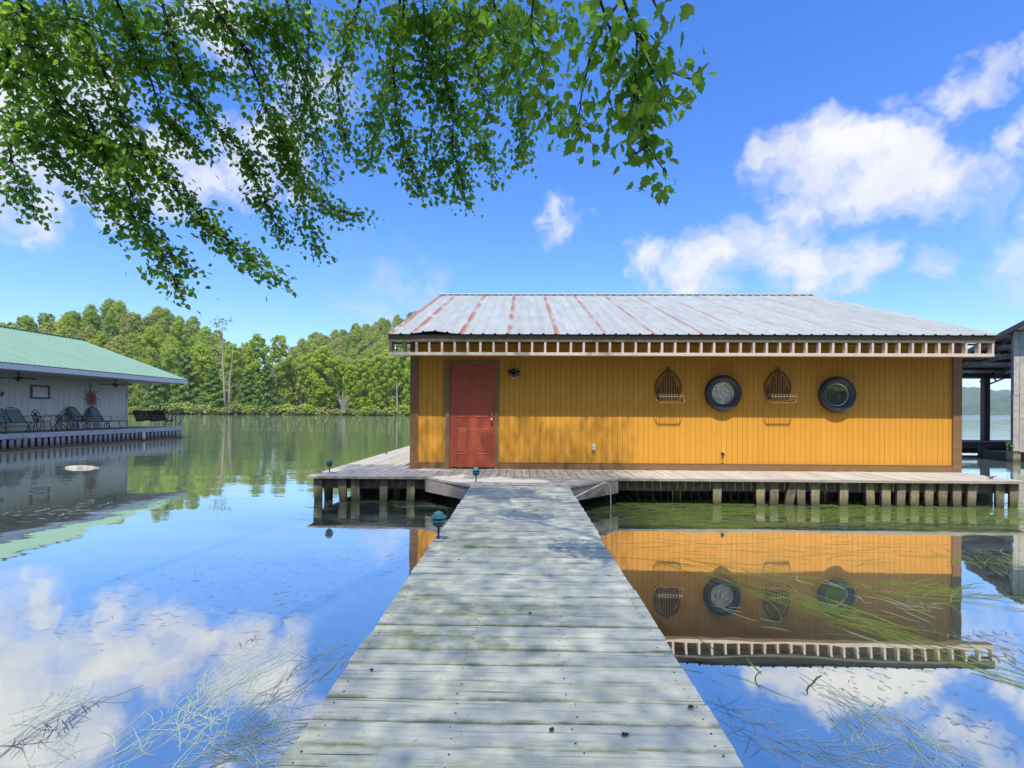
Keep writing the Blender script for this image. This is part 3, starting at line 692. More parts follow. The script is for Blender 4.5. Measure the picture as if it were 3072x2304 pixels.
# fascia and barge boards
FY=9.765; FZ0=at(2000,1026,FY).z; FZ1=roof_z(FY)-.035
MB().box((RX0+.03,FY,FZ0),(RX1-.03,FY+.035,FZ1)).build('fascia_board',M_fasc,house)
for x in(RX0+.01,RX1-.045):
    v=[(x,FY+.036,FZ0+.02),(x,RYY,RZZ-.20),(x,2*RYY-FY,FZ0+.02),(x,2*RYY-FY,FZ1),(x,RYY,RZZ-.04),(x,FY+.036,FZ1)]
    MB().add(v+[(q[0]+.035,q[1],q[2]) for q in v],[(0,1,4,5),(1,2,3,4),(11,10,7,6),(10,9,8,7),(0,6,7,1),(1,7,8,2),(5,4,10,11),(4,3,9,10),(0,5,11,6)]).build('barge_board',M_fasc,house)
for i in range(20):
    x=X0+.3+i*.56
    MB().bar((x,EY+.1,roof_z(EY+.1)-.10),(x,RYY,RZZ-.10),.04,.12).build('rafter',M_fasc,house)
# cream ladder of short studs under the eave
lat=MB().box((RX0+.035,FY+.004,at(2000,1067,FY).z),(RX1-.035,FY+.145,at(2000,1058,FY).z)).build('eave_lattice',M_cream,house)
LZ0,LZ1=at(2000,1058,FY).z,FZ0
nst=47; lx0=RX0+.06; lx1=RX1-.06
stm=MB().box((-.02,.0,0),(.02,.089,LZ1-LZ0)).mesh('stud',M_cream)
for i in range(nst):
    x=lx0+(lx1-lx0)*i/(nst-1)
    if i==1: inst('stud',MB().box((-.024,0,0),(.024,.089,LZ1-LZ0)).mesh('stud',M_latdark),lat,T((x+.035,FY+.006,LZ0))@RY(-.10))
    elif i==0: inst('stud',MB().box((-.03,0,0),(.03,.089,LZ1-LZ0)).mesh('stud',M_latdark),lat,T((x,FY+.006,LZ0)))
    else: inst('stud',stm,lat,T((x+random.uniform(-.004,.004),FY+.006,LZ0))@RY(random.uniform(-.012,.012)))
MB().box((RX0+.04,FY+.097,LZ1-.035),(RX1-.04,FY+.14,LZ1-.002)).build('top_rail',M_latdark,lat)

# wall lamp by the door
p=at(1541,1122,YW); wl=empty('wall_lamp',(p.x,YW,p.z),'small black twin-shade lamp with bulbs on the wall right of the red door','lamp')
MB().lathe([(.055,0),(.055,.02),(.04,.035),(.0,.04)],18,T((p.x,YW-.002,p.z+.04))@RX(R(90))).build('backplate',M_black,wl,True)
for s in(-1,1):
    Mx=T((p.x+s*.02,YW-.06,p.z+.05))@RY(s*R(115))
    q=MB(); q.lathe([(.012,0),(.03,.01),(.036,.045),(.062,.10),(.058,.10),(.03,.045),(.012,.02)],16,Mx); q.build('shade',M_black,wl,True)
    MB().lathe([(.0,.045),(.025,.05),(.034,.075),(.03,.098),(.0,.108)],14,Mx).build('bulb',M_white,wl,True)
MB().lathe([(.032,0),(.032,.09),(.022,.1)],14,T((p.x,YW-.06,p.z+.03))@RX(R(180))).build('sensor_housing',M_black,wl,True)
MB().lathe([(.0,.13),(.017,.122),(.022,.105),(.02,.095)],12,T((p.x,YW-.06,p.z+.03))@RX(R(180))).build('bulb',M_white,wl,True)
MB().lathe([(.0,-.03),(.03,-.02),(.045,.0),(.045,.03),(.0,.05)],14,T((p.x,YW-.05,p.z+.06))).build('junction_dome',M_black,wl,True)
# hanging wire planters
def basket(px,lab):
    cx=at(px,1150,YW).x; zt=at(px,1098,YW).z; zs=at(px,1184,YW).z; hw=.262
    r=empty('wall_planter',(cx,YW-.02,zs),lab,'planter','wire wall planters')
    yb=YW-.02
    def hb(k,dz=0):
        # pointed-arch outline: tip, bulge, foot
        pts=[(0,.50*k+dz),(.09*k,.455*k+dz),(.17*k,.375*k+dz),(.235*k,.27*k+dz),(.262*k,.16*k+dz),(.255*k,.07),(.215*k,-.03),(.19*k,-.10)]
        return [(cx-x,yb,zs+z) for x,z in reversed(pts)]+[(cx+x,yb,zs+z) for x,z in pts[1:]]
    fr=MB(); fr.tube(hb(1.),.0085,6); fr.build('arch_frame',M_rust,r,True)
    fr=MB(); fr.tube(hb(.90,.03),.006,6); fr.build('inner_frame',M_rust,r,True)
    for i,x in enumerate((-.19,-.145,-.10,-.05,0,.05,.10,.145,.19)):
        zt2=zs+.50*(1-(abs(x)/.262)**1.5)-.01
        MB().box((cx+x-(.008 if i%2 else .014),yb+.004,zs-.1),(cx+x+(.008 if i%2 else .014),yb+.010,zt2)).build('bar',M_rust,r)
    fl=MB(); fl.tube([(cx+.018*math.cos(a),yb,zs+.53+.018*math.sin(a)) for a in np.linspace(0,2*math.pi,10,endpoint=False)],.006,5,closed=True)
    fl.tube([(cx,yb,zs+.50),(cx-.012,yb,zs+.56)],.008,5); fl.build('finial',M_rust,r,True)
    # bowed basket
    P=.27
    def bow(x,full):
        return [(x,yb,zs),(x,yb-P*.55,zs+.005),(x,yb-P*.9,zs-.01),(x,yb-P,zs-.06),(x,yb-P*.95,zs-.12),(x,yb-P*.7,zs-.165),(x,yb,zs-.165)]
    for z,y,nm in((zs+.003,yb-P*.72,'top_rail'),(zs-.168,yb-P*.72,'bottom_rail'),(zs-.05,yb-P*.99,'front_rail')):
        MB().tube([(cx-.255,y+.03,z),(cx-.225,y,z),(cx+.225,y,z),(cx+.255,y+.03,z)],.005,6).build(nm,M_wick,r,True)
    for x in np.linspace(-.225,.225,9): MB().tube(bow(cx+x,1),.0045,5).build('bow_wire',M_wick,r,True)
    for s in(-1,1):
        MB().tube([(cx+s*.225,yb-P*.72,zs+.003),(cx+s*.275,yb-P*.62,zs-.03),(cx+s*.292,yb-P*.58,zs-.082),(cx+s*.275,yb-P*.62,zs-.135),(cx+s*.225,yb-P*.72,zs-.168)],.0065,6).build('end_loop',M_wick,r,True)
        MB().tube([(cx+s*.20,yb,zs-.02),(cx+s*.262,yb-P*.3,zs-.05),(cx+s*.262,yb-P*.3,zs-.13),(cx+s*.2,yb,zs-.165)],.006,6).build('end_loop',M_rust,r,True)
basket(2004,'rusty wire arch planter with pale basket, left of the foil-backed tyre window')
basket(2332,'rusty wire arch planter with pale basket, between the two tyre windows')
# bell
p=at(1187,1029,FY+.06); bl=empty('dock_bell',(p.x,p.y,p.z-.12),'small metal bell with a bracket under the left end of the eave','bell')
p=Vector((p.x,FY+.05,LZ1))
MB().lathe([(.0,-.055),(.018,-.056),(.026,-.07),(.034,-.11),(.05,-.15),(.062,-.158),(.058,-.158),(.03,-.12),(.0,-.07)],20,T(p)).build('bell_body',M_brass,bl,True)
MB().tube([p,p+Vector((0,0,-.06))],.009,6).build('hanger',M_black,bl)
MB().tube([p+Vector((0,0,-.08)),p+Vector((.0,0,-.165))],[.004,.009],6).build('clapper',M_black,bl)
MB().tube([p+Vector((0,.0,-.02)),p+Vector((.03,0,-.03)),p+Vector((.07,0,-.06)),p+Vector((.085,0,-.10))],.008,6).build('bracket',M_rust,bl,True)

# path lamps
def pathlamp(p,s,lab,rz=0):
    r=empty('path_lamp',(0,0,0),lab,'lamp','green tiered path lamps')
    MB().lathe([(.05,0),(.05,.006),(.045,.010),(.012,.012)],20).build('base_plate',M_pvc,r,True)
    MB().tube([(0,0,.008),(.002,0,.13)],.011,8).build('stem',M_lampdk,r)
    MB().lathe([(.012,.115),(.035,.125),(.047,.14),(.03,.142)],20).build('collar',M_lampdk,r,True)
    MB().lathe([(.03,.138),(.03,.215)],16).build('lens',M_lens,r,True)
    for z,ro in((.143,.058),(.172,.074)):
        MB().lathe([(.028,z+.026),(.042,z+.022),(ro,z+.003),(ro-.002,z),(.04,z+.014),(.028,z+.02)],24).build('louvre',M_grn_lamp,r,True)
    cp=MB().lathe([(.076,.205),(.077,.210),(.045,.231),(.047,.238),(.03,.253),(.012,.262),(.0,.264)],24).build('cap',M_grn_lamp,r,True)
    for a in(.4,2.5,4.6): MB().tube([(.05*math.cos(a),.05*math.sin(a),.15),(.05*math.cos(a),.05*math.sin(a),.212)],.005,5).build('strut',M_lampdk,cp)
    r.location=p; r.scale=(s,s,s); r.rotation_euler=(0,0,rz); return r
pathlamp(onz(1310,1622,DZ)+Vector((.015,0,.004)),1.0,'green tiered path lamp standing on the left edge of the walkway')
pathlamp(onz(987,1420,DZ)+Vector((0,.02,.004)),.98,'green tiered path lamp at the left corner of the deck',.6)
pathlamp(onz(1428,1449,DZ)+Vector((0,.0,.004)),.98,'green tiered path lamp where the walkway meets the deck before the door',1.3)
# ------------------------------------------------------------------ the green-roofed boathouse across the cove
NX=-20.1; NWX=-22.45; NY0,NY1=14.0,29.8; NWY=28.65; NDZ=.66
nb=empty('green_roof_boathouse',(-25.,22.,NDZ),'pale grey boathouse with a green metal roof and furnished porch across the cove','boathouse')
nw=MB().box((NWX-.1,NY0,NDZ-.1),(NWX-.012,NWY,3.35)).build('wall',M_nwallg,nb)
bw=.302; nbm=MB().box((-.012,-bw/2+.006,0),(0,bw/2-.006,3.30-NDZ)).mesh('siding_board',M_nwall)
y=NWY-.10-bw/2
while y>NY0+.2:
    inst('siding_board',nbm,nw,T((NWX,y,NDZ+.01))); y-=bw
ct=MB().box((NWX-.1,NWY-.10,NDZ),(NWX+.02,NWY+.015,3.3)).build('corner_trim',M_nwhite,nb)
SEG={'2':[(0,4),(1,4),(1,2),(0,2),(0,0),(1,0)],'6':[(1,4),(0,3),(0,0),(1,0),(1,2),(0,2)],'8':[(0,2),(0,4),(1,4),(1,2),(0,2),(0,0),(1,0),(1,2)]}
for gch,pz in(('2',1175),('6',1184),('8',1193)):
    q=onx(384,pz,NWX+.022); MB().tube([(NWX+.024,NWY-.075+u*.06,q.z-.06+v*.032) for u,v in SEG[gch]],.009,5).build('house_number',M_wframe,nb)
MB().box((-31.5,NY0,NDZ-.1),(NWX-.101,NWY-.02,3.3)).build('wall_core',M_nwall,nb)
# window
M_paneglare=mat('window_sky_glare',(.82,.84,.86),rough=.4)  # bright sky reflection put into the pane as plain white
a=onx(91,1153.7,NWX); b2=onx(148.6,1197.7,NWX)
wf=MB(); w0,w1,z0,z1=a.y,b2.y,b2.z,a.z; t=.085
wf.box((NWX-.01,w0,z0),(NWX+.04,w0+t,z1)); wf.box((NWX-.01,w1-t,z0),(NWX+.04,w1,z1)); wf.box((NWX-.01,w0+t,z0),(NWX+.04,w1-t,z0+t)); wf.box((NWX-.01,w0+t,z1-t),(NWX+.04,w1-t,z1))
wf=wf.build('window_frame',M_wframe,nb); MB().add([(NWX+.03,w0+t,z0+t),(NWX+.03,w1-t,z0+t),(NWX-.04,w1-t,z1-t),(NWX-.04,w0+t,z1-t)],[(0,1,2,3)]).build('window_pane',M_paneglare,wf)
# roof
NEX=-19.7; NEZ=3.42; NRX=-26.05; NRZ=5.72; nsl=math.atan2(NRZ-NEZ,NEX-NRX); nlen=math.hypot(NRZ-NEZ,NEX-NRX)
nr=MB().add([(NEX-.05,NY0,NEZ-.03),(NEX-.05,NY1-.02,NEZ-.03),(NRX,NY1-.02,NRZ-.05),(NRX,NY0,NRZ-.05),(NEX-.05,NY0,NEZ+.0),(NEX-.05,NY1-.02,NEZ+.0),(NRX,NY1-.02,NRZ-.02),(NRX,NY0,NRZ-.02)],
            [(0,3,2,1),(4,5,6,7),(0,1,5,4),(1,2,6,5),(2,3,7,6),(3,0,4,7)]).build('roof',M_soffit,nb)
pts=[]
for k in range(4): c=.05+.2286*k; pts+=[(c-.03,0),(c-.013,.02),(c+.013,.02),(c+.03,0)]
pts=[(0,0)]+pts+[(.918,0)]; V=[(x,s,z) for s in(0,nlen) for x,z in pts]; n=len(pts); i=np.arange(2*n).reshape(2,n)
F=np.stack([i[:-1,:-1],i[:-1,1:],i[1:,1:],i[1:,:-1]],-1).reshape(-1,4); gsm=fast_mesh('roof_sheet',V,F,[M_grnroof])
for k in range(17):
    inst('roof_sheet',gsm,nr,T((NEX,NY1-.914*(k+1),NEZ+.004+.001*(k%2)))@RZ(R(90))@RX(nsl))
MB().add([(NRX,NY0,NRZ+.03),(NRX,NY1,NRZ+.03),(2*NRX-NEX,NY1,NEZ),(2*NRX-NEX,NY0,NEZ)],[(0,1,2,3)]).build('roof_back',M_grnroof,nb)
MB().tube([(NRX,NY0,NRZ+.03),(NRX,NY1+.01,NRZ+.03)],.05,8).build('ridge_cap',mat('dark_green_cap',(.03,.07,.055),rough=.5),nr)
MB().box((NEX-.055,NY0,NEZ-.24),(NEX-.02,NY1,NEZ-.032)).build('fascia_board',M_nwhite,nb)
MB().box((-31.,NY0,NEZ-.235),(NEX-.056,NY1-.03,NEZ-.215)).build('soffit',M_soffit,nb)
v=[(NEX-.06,NY1-.028,NEZ-.20),(NRX,NY1-.028,NRZ-.22),(NRX,NY1-.028,NRZ-.03),(NEX-.06,NY1-.028,NEZ-.02)]
MB().add(v+[(q[0],q[1]+.03,q[2]) for q in v],[(0,1,2,3),(7,6,5,4),(0,4,5,1),(2,6,7,3),(0,3,7,4)]).build('barge_board',M_nwhite,nb)
# porch deck
nd=empty('porch_dock',(-20.5,22.,0),'white-rimmed dock with rows of stained pickets under the green-roofed boathouse','dock')
pbm=[plank_mesh('deck_board',2.33,.139,.04,[M_npor],seg=2) for _ in range(3)]
y=NY1-.07
while y>NY0+.1:
    inst('deck_board',random.choice(pbm),nd,T(((NX+NWX)/2,y,NDZ))); y-=.145
MB().box((-31,NWY+.02,NDZ-.04),(NWX+.0,NY1,NDZ-.002)).build('end_deck',M_npor,nd)
y=NY1
for k,L in enumerate((2.9,3.6,3.1,3.6,2.8)):
    MB().box((NX-.0,y-L+.004,NDZ-.20+.004*random.random()),(NX+.045,y,NDZ+.012)).build('rim_board',M_nrim,nd); y-=L
pkm=[MB().box((-.02,-.0775,-.5),(.02,.0775,NDZ-.19)).mesh('picket',M_npick) for _ in range(1)]
y=NY1-.11
while y>NY0+.1:
    inst('picket',pkm[0],nd,T((NX-.02,y,0))@RX(random.uniform(-.012,.012))); y-=.283+random.uniform(-.015,.015)
MB().box((NX-.06,NY0,-.3),(NX+.012,NY1,.085)).build('waterline_timber',M_nband,nd)
MB().box((NX-.4,NY0,-.3),(NX-.30,NY1-.1,NDZ-.05)).build('float',M_underblack,nd)
for k in range(8): MB().box((-30+k*1.2,NY1-.05,-.4),(-29.85+k*1.2,NY1-.01,NDZ-.05)).build('picket',M_npick,nd)
# swim ladder at the corner
L0=onz(530,1278,NDZ); lad=empty('swim_ladder',(NX-.3,NY1-.5,NDZ),'thin metal swim ladder rails at the far corner of the porch dock','ladder')
for yy in(NY1-.35,NY1-.02):
    MB().tube([(NX-.75,yy,NDZ),(NX-.42,yy,NDZ+.95),(NX-.36,yy,NDZ+1.02),(NX-.34,yy,NDZ+.9),(NX-.36,yy,NDZ)],.018,6).build('rail',M_iron,lad,True)
MB().tube([(NX+.02,NY1+.02,-.2),(NX+.06,NY1+.02,NDZ+.3),(NX+.02,NY1+.02,NDZ+.45),(NX-.2,NY1+.02,NDZ+.05)],.03,6).build('slide_rail',M_nwhite,lad,True)
# white fender on the rim
p=onx(431,1300,NX+.12); fd=empty('dock_fender',(p.x,p.y,.2),'white bottle-shaped fender hanging on the pickets','fender')
MB().lathe([(.0,.02),(.05,.03),(.075,.07),(.08,.2),(.075,.36),(.05,.42),(.025,.46),(.025,.50),(.0,.51)],14,T((p.x,p.y,.05))).build('fender_body',M_white,fd,True)
MB().tube([(p.x,p.y,.55),(p.x-.05,p.y,NDZ-.05)],.008,5).build('rope',M_white,fd)
# ceiling fans
def fan(px,py,lab,rz):
    X=-21.1; p=onx(px,py,X); zc=NEZ-.236
    r=empty('ceiling_fan',(X,p.y,zc),lab,'fan','porch ceiling fans')
    MB().lathe([(.07,0),(.06,-.05),(.015,-.06),(.015,-.20)],14,T((X,p.y,zc))).build('downrod',M_black,r,True)
    hb=MB().lathe([(.02,-.18),(.13,-.20),(.15,-.25),(.13,-.29),(.06,-.30),(.07,-.36),(.0,-.38)],18,T((X,p.y,zc))).build('motor',M_black,r,True)
    for k in range(5):
        Mx=T((X,p.y,zc-.255))@RZ(rz+k*2*math.pi/5)@RX(.2)
        MB().prism([(.12,-.03),(.22,-.05),(.70,-.075),(.73,-.05),(.73,.05),(.70,.075),(.22,.05),(.12,.03)],-.006,.006,M=Mx).build('blade',M_black,r)
    MB().tube([(X,p.y,zc-.36),(X,p.y,zc-.58)],.004,4).build('pull_chain',M_black,hb)
fan(55,1124,'dark ceiling fan above the window of the green-roofed boathouse',.15)
fan(347,1144,'dark ceiling fan at the corner end of the porch',.35)
# sun ornament
p=onx(272,1196,NWX); so_=empty('sun_ornament',(NWX,p.y,p.z),'rusty copper sun face with wavy rays on the pale wall','ornament')
MB().lathe([(.26,0),(.26,.04),(.2,.07),(.0,.10)],24,T((NWX+.005,p.y,p.z))@RY(R(90))).build('sun_disc',M_terra,so_,True)
f_=MB().lathe([(.15,.0),(.14,.05),(.09,.09),(.0,.11)],20,T((NWX+.07,p.y+.03,p.z))@RY(R(90))).build('face',M_terra,so_,True)
MB().lathe([(.025,0),(.02,.05),(.0,.07)],8,T((NWX+.165,p.y+.03,p.z))@RY(R(90))).build('nose',M_terra,f_,True)
for k in range(16):
    a=k*math.pi/8+R(90); L=.80 if k==0 else (.62 if k%2==0 else .46)
    def rp(r,w): return (NWX+.03,p.y+math.cos(a)*r-math.sin(a)*w,p.z+math.sin(a)*r+math.cos(a)*w)
    MB().tube([rp(.24,0),rp(.24+(L-.24)*.35,.035),rp(.24+(L-.24)*.7,-.03),rp(L,.02)],[.035,.028,.018,.006],6).build('ray',M_rays,so_,True)
# little green wall plaque at the frame edge
p=onx(4,1182,NWX); wp=MB().prism([(-.10,0),(.06,.12),(.10,.05),(.02,-.12)],0,.03,M=T((NWX+.005,p.y,p.z))@RZ(R(90))@RX(R(90))).build('wall_plaque',M_iron); tag(wp,'small dark green plaque on the wall above the glider bench','plaque')

# porch furniture (all on the porch floor)
def iron_chair(loc,rz,lab):
    r=empty('iron_chair',(0,0,0),lab,'chair','wrought iron chairs round the porch table')
    MB().lathe([(.0,.43),(.21,.43),(.225,.437),(.225,.452),(.19,.455),(.0,.447)],18).build('seat',M_iron,r,True)
    arch=[(-.2,-.19,.45),(-.235,-.24,.62),(-.225,-.28,.78),(-.14,-.31,.90),(0,-.325,.94),(.14,-.31,.90),(.225,-.28,.78),(.235,-.24,.62),(.2,-.19,.45)]
    br=MB().tube(arch,.017,6).build('back_frame',M_iron,r,True)
    for x in(-.15,-.09,-.03,.03,.09,.15):
        MB().tube([(x*.6,-.20,.46),(x*1.35,-.25,.62),(x*.4,-.285,.76),(x*1.1,-.305,.86)],.011,5).build('scroll',M_iron,br,True)
    MB().tube([(-.13,-.27,.74),(-.05,-.275,.70),(.05,-.275,.70),(.13,-.27,.74)],.012,5).build('scroll',M_iron,br,True)
    for s in(-1,1):
        MB().tube([(s*.235,-.23,.64),(s*.26,0,.66),(s*.26,.17,.65),(s*.24,.2,.58),(s*.22,.14,.45)],.014,6).build('arm',M_iron,r,True)
        MB().tube([(s*.19,.16,.44),(s*.22,.21,0)],.015,6).build('leg',M_iron,r); MB().tube([(s*.17,-.17,.44),(s*.2,-.25,0)],.015,6).build('leg',M_iron,r)
    r.location=loc; r.rotation_euler=(0,0,rz); return r
def floor(px,py): q=onz(px,py,NDZ+.003); return q
X=-21.25
def porch(px,Xp): 
    d=ray(px,1290); yy=Xp*d.y/d.x; return Vector((Xp,yy,NDZ+.003))
iron_chair(porch(128,-21.3),-R(80),'wrought iron chair facing the porch table, nearest the glider bench')
iron_chair(porch(190,-20.75),R(60),'wrought iron chair with its scrolled back to the water, before the table')
iron_chair(porch(238,-21.2),R(105),'wrought iron chair on the far side of the porch table')
tp=porch(178,-21.35); tb=empty('patio_table',(0,0,0),'round dark iron patio table among the scrolled chairs on the porch','table')
MB().lathe([(.0,.70),(.52,.70),(.55,.71),(.55,.725),(.0,.73)],28).build('table_top',M_iron,tb,True)
for k in range(4):
    a=k*math.pi/2+.4; MB().tube([(.10*math.cos(a),.1*math.sin(a),.69),(.07*math.cos(a),.07*math.sin(a),.35),(.34*math.cos(a),.34*math.sin(a),0)],.018,6).build('leg',M_iron,tb,True)
tb.location=tp
def lounger(loc,rz,lab):
    r=empty('chaise_lounge',(0,0,0),lab,'lounge chair','wheeled chaise lounges')
    def sheet(nm,a,b,w0,w1,arch=0):
        mb=MB(); n=8; vs=[]
        for i in range(n+1):
            t=i/n; c=Vector(a).lerp(Vector(b),t); w=w0+(w1-w0)*t
            if arch and t>.7: w*=math.sqrt(max(.12,1-((t-.7)/.3)**2*.9))
            vs+=[(c.x,c.y-w/2,c.z),(c.x,c.y+w/2,c.z)]
        return mb.add(vs,[(2*i,2*i+2,2*i+3,2*i+1) for i in range(n)])
    # local x: forward
    st=sheet('s',(-.2,0,.40),(1.15,0,.40),.56,.56).build('seat',M_mesh,r); bk=sheet('b',(-.22,0,.41),(-.62,0,1.10),.56,.52,1).build('backrest',M_mesh,r)
    mb=MB(); mb.tube([(-.2,-.29,.39),(1.15,-.29,.39),(1.18,0,.39),(1.15,.29,.39),(-.2,.29,.39)],.017,6,closed=True); mb.build('seat_frame',M_iron,r,True)
    arc=[(-.22,-.29,.41),(-.5,-.28,.89),(-.58,-.22,1.04),(-.62,-.1,1.10),(-.63,0,1.115),(-.62,.1,1.10),(-.58,.22,1.04),(-.5,.28,.89),(-.22,.29,.41)]
    MB().tube(arc,.016,6).build('back_frame',M_iron,bk,True)
    for s in(-1,1):
        MB().tube([(-.36,s*.3,.63),(-.1,s*.33,.64),(.12,s*.33,.62),(.13,s*.3,.42)],.013,5).build('arm',M_iron,r,True)
        MB().tube([(1.0,s*.27,.39),(1.04,s*.28,0)],.015,5).build('leg',M_iron,r); MB().tube([(-.05,s*.27,.39),(-.1,s*.3,.15)],.015,5).build('leg',M_iron,r)
        wc=Vector((-.12,s*.33,.15)); wh=MB().tube([wc+Vector((.14*math.cos(t),0,.14*math.sin(t))) for t in np.linspace(0,2*math.pi,20,endpoint=False)],.018,6,closed=True).build('wheel',M_iron,r,True)
        for k in range(5):
            t=k*2*math.pi/5; MB().tube([wc,wc+Vector((.14*math.cos(t),0,.14*math.sin(t)))],.008,4).build('spoke',M_iron,wh)
        MB().lathe([(.03,-.02),(.03,.02)],10,T(wc)@RX(R(90))).build('hub',M_iron,wh)
    r.location=loc; r.rotation_euler=(0,0,rz); return r
lounger(porch(252,-21.75),R(4),'grey mesh chaise lounge with spoked wheels, nearer the patio table')
lounger(porch(312,-21.75),R(2),'grey mesh chaise lounge with spoked wheels, nearer the porch swing')
# glider bench, two seats, back to the wall
gl=empty('glider_bench',(0,0,0),'two-seat grey mesh glider bench at the near end of the porch','bench')
for s in(-1,1):
    yc=s*.34
    mb=MB(); vs=[]
    for i in range(7):
        t=i/6; w=.31*(1-.10*t); vs+=[(-.10-.33*t,yc-w,.42+.55*t),(-.10-.33*t,yc+w,.42+.55*t)]
    mb.add(vs,[(2*i,2*i+1,2*i+3,2*i+2) for i in range(6)]).build('backrest',M_mesh,gl)
    MB().add([(-.12,yc-.31,.41),(.42,yc-.31,.43),(.42,yc+.31,.43),(-.12,yc+.31,.41)],[(0,1,2,3)]).build('seat',M_mesh,gl)
    MB().tube([(-.10,yc-.32,.42),(-.43,yc-.29,.98),(-.45,yc-.15,1.03),(-.45,yc,1.05),(-.45,yc+.15,1.03),(-.43,yc+.29,.98),(-.10,yc+.32,.42)],.016,6).build('back_frame',M_iron,gl,True)
    MB().tube([(-.445,yc-.08,1.0),(-.445,yc-.03,1.035),(-.445,yc+.03,1.0),(-.445,yc+.08,1.035)],.012,5).build('scroll',M_iron,gl,True)
    MB().tube([(-.25,s*.70,.66),(.1,s*.72,.70),(.36,s*.72,.68),(.40,s*.70,.43)],.015,6).build('arm',M_iron,gl,True)
    MB().tube([(.36,s*.66,.42),(.38,s*.68,0)],.017,6).build('leg',M_iron,gl); MB().tube([(-.08,s*.64,.42),(.12,s*.66,.02)],.015,6).build('leg',M_iron,gl)
    MB().tube([(.14,s*.64,.40),(-.1,s*.66,.02)],.015,6).build('leg',M_iron,gl); MB().tube([(-.2,s*.66,.02),(.4,s*.68,.02)],.014,5).build('runner',M_iron,gl)
MB().tube([(.42,-.68,.42),(.42,.68,.42)],.02,6).build('front_rail',M_iron,gl); MB().tube([(-.12,-.66,.41),(-.12,.66,.41)],.02,6).build('rear_rail',M_iron,gl)
MB().tube([(.2,-.66,.2),(.2,0,.26),(.2,.66,.2)],.013,5).build('brace',M_iron,gl)
gl.location=porch(40,-21.55)
# porch swing facing the lake
sp=porch(404,-20.95); sp.y=29.0; sw=empty('porch_swing',(0,0,0),'dark brown slatted porch swing hanging at the end of the porch, its back towards us','swing')
W2=.86
for k in range(6):
    t=k/5; z=.46+.50*t; yy=-.02-.22*t
    MB().box((-W2,yy-.01,z-.045),(W2,yy+.01,z+.045)).build('back_slat',M_swing,sw)
for k in range(5): MB().box((-W2,.06+k*.1,.42),(W2,.145+k*.1,.44)).build('seat_slat',M_swing,sw)
for x in(-W2,0,W2):
    MB().bar((x,0.0,.40),(x,-.28,1.0),.05,.05).build('back_brace',M_swing,sw); MB().box((x-.025,-.05,.36),(x+.025,.56,.415)).build('seat_rail',M_swing,sw)
for s in(-1,1):
    MB().box((s*W2-.04,-.15,.66),(s*W2+.04,.55,.69)).build('arm',M_swinglt,sw); MB().box((s*W2-.03,.5,.42),(s*W2+.03,.545,.655)).build('arm_post',M_swinglt,sw)
    for yy in(-.1,.5): MB().tube([(s*W2,yy,.69),(s*W2*.98,.18,1.7),(s*W2*.98,.18,NEZ-.24-NDZ)],.006,4).build('chain',M_rsteel,sw)
sw.location=(sp.x-.35,sp.y,NDZ-.05)
# sprig of weed on the pickets
M_sprig=leafmat('young_weed_leaf',(.20,.33,.06),(.28,.42,.09),(.22,.36,.06),(.3,.45,.08),.35)
wd=empty('dock_weed',(NX+.05,0,0.2),'small bright green weed sprouting between the dock pickets','plant'); q=onx(58,1330,NX+.06); wd.location=q; WM[wd.name]=T(q)
mb=MB()
for k in range(26):
    c=q+Vector((random.uniform(0,.1),random.uniform(-.32,.32),random.uniform(-.16,.30))); s=random.uniform(.05,.10); a=random.uniform(0,6)
    d=Vector((.3,math.cos(a),math.sin(a)-.3)).normalized(); e=d.cross(Vector((1,.2,0))).normalized()
    mb.add([c,c+d*s*.5+e*s*.3,c+d*s,c+d*s*.5-e*s*.3],[(0,1,2,3)])
mb.build('leaves',M_sprig,wd); MB().tube([q+Vector((0,0,-.2)),q+Vector((.05,.05,.1)),q+Vector((.08,.12,.28))],.006,4).build('stem',M_sprig,wd)
# foam float adrift
p=onz(240,1404,0); ff=MB(); 
prof=[(-.62,.0,.0),(-.5,.14,.06),(-.2,.22,.10),(.15,.22,.10),(.42,.15,.08),(.55,.05,.03),(.78,.02,.02)]
vs=[]; 
for x,w_,h in prof: vs+=[(x,-w_,-.04),(x,-w_*.8,h*.8),(x,0,h),(x,w_*.8,h*.8),(x,w_,-.04)]
ff.add(vs,[(i*5+j,i*5+j+1,(i+1)*5+j+1,(i+1)*5+j) for i in range(6) for j in range(4)]+[(0,1,2,3,4),(34,33,32,31,30)])
o=ff.build('drifting_float',M_foam,None,True,M=T((p.x,p.y,.02))@RZ(.1)@Matrix.Diagonal((.66,.5,.55,1))); tag(o,'pale stained foam float drifting on the dark water of the cove','float')

# ------------------------------------------------------------------ the weathered boathouse on the right
rb=empty('weathered_boathouse',(19.,17.5,.3),'silvery board boathouse with open trussed boat bay beyond the yellow one','boathouse')
QX=16.76; QY=17.83; QZ0=.38
def qz(y): return 4.64-(y-17.46)*.324                     # underside of the roof, falling away from us
rw=MB().box((QX+.005,QY+.02,QZ0),(27,QY+.10,qz(QY)-.06)).build('wall',M_nwallg,rb)
x=QX; i=0
while x<20.5:
    bwid=[.20,.33,.30,.34][i%4]; sp_=[2.35,1.55,2.0,1.2][i%4]
    MB().box((x,QY-.004-.004*(i%2),QZ0-.03*(i%2)),(x+bwid-.010,QY+.018,sp_)).build('siding_board',M_rwall,rw)
    MB().box((x+.002,QY-.014,sp_-.05),(x+bwid-.012,QY+.015,qz(QY)-.05)).build('siding_board',M_rwall,rw)
    x+=bwid; i+=1
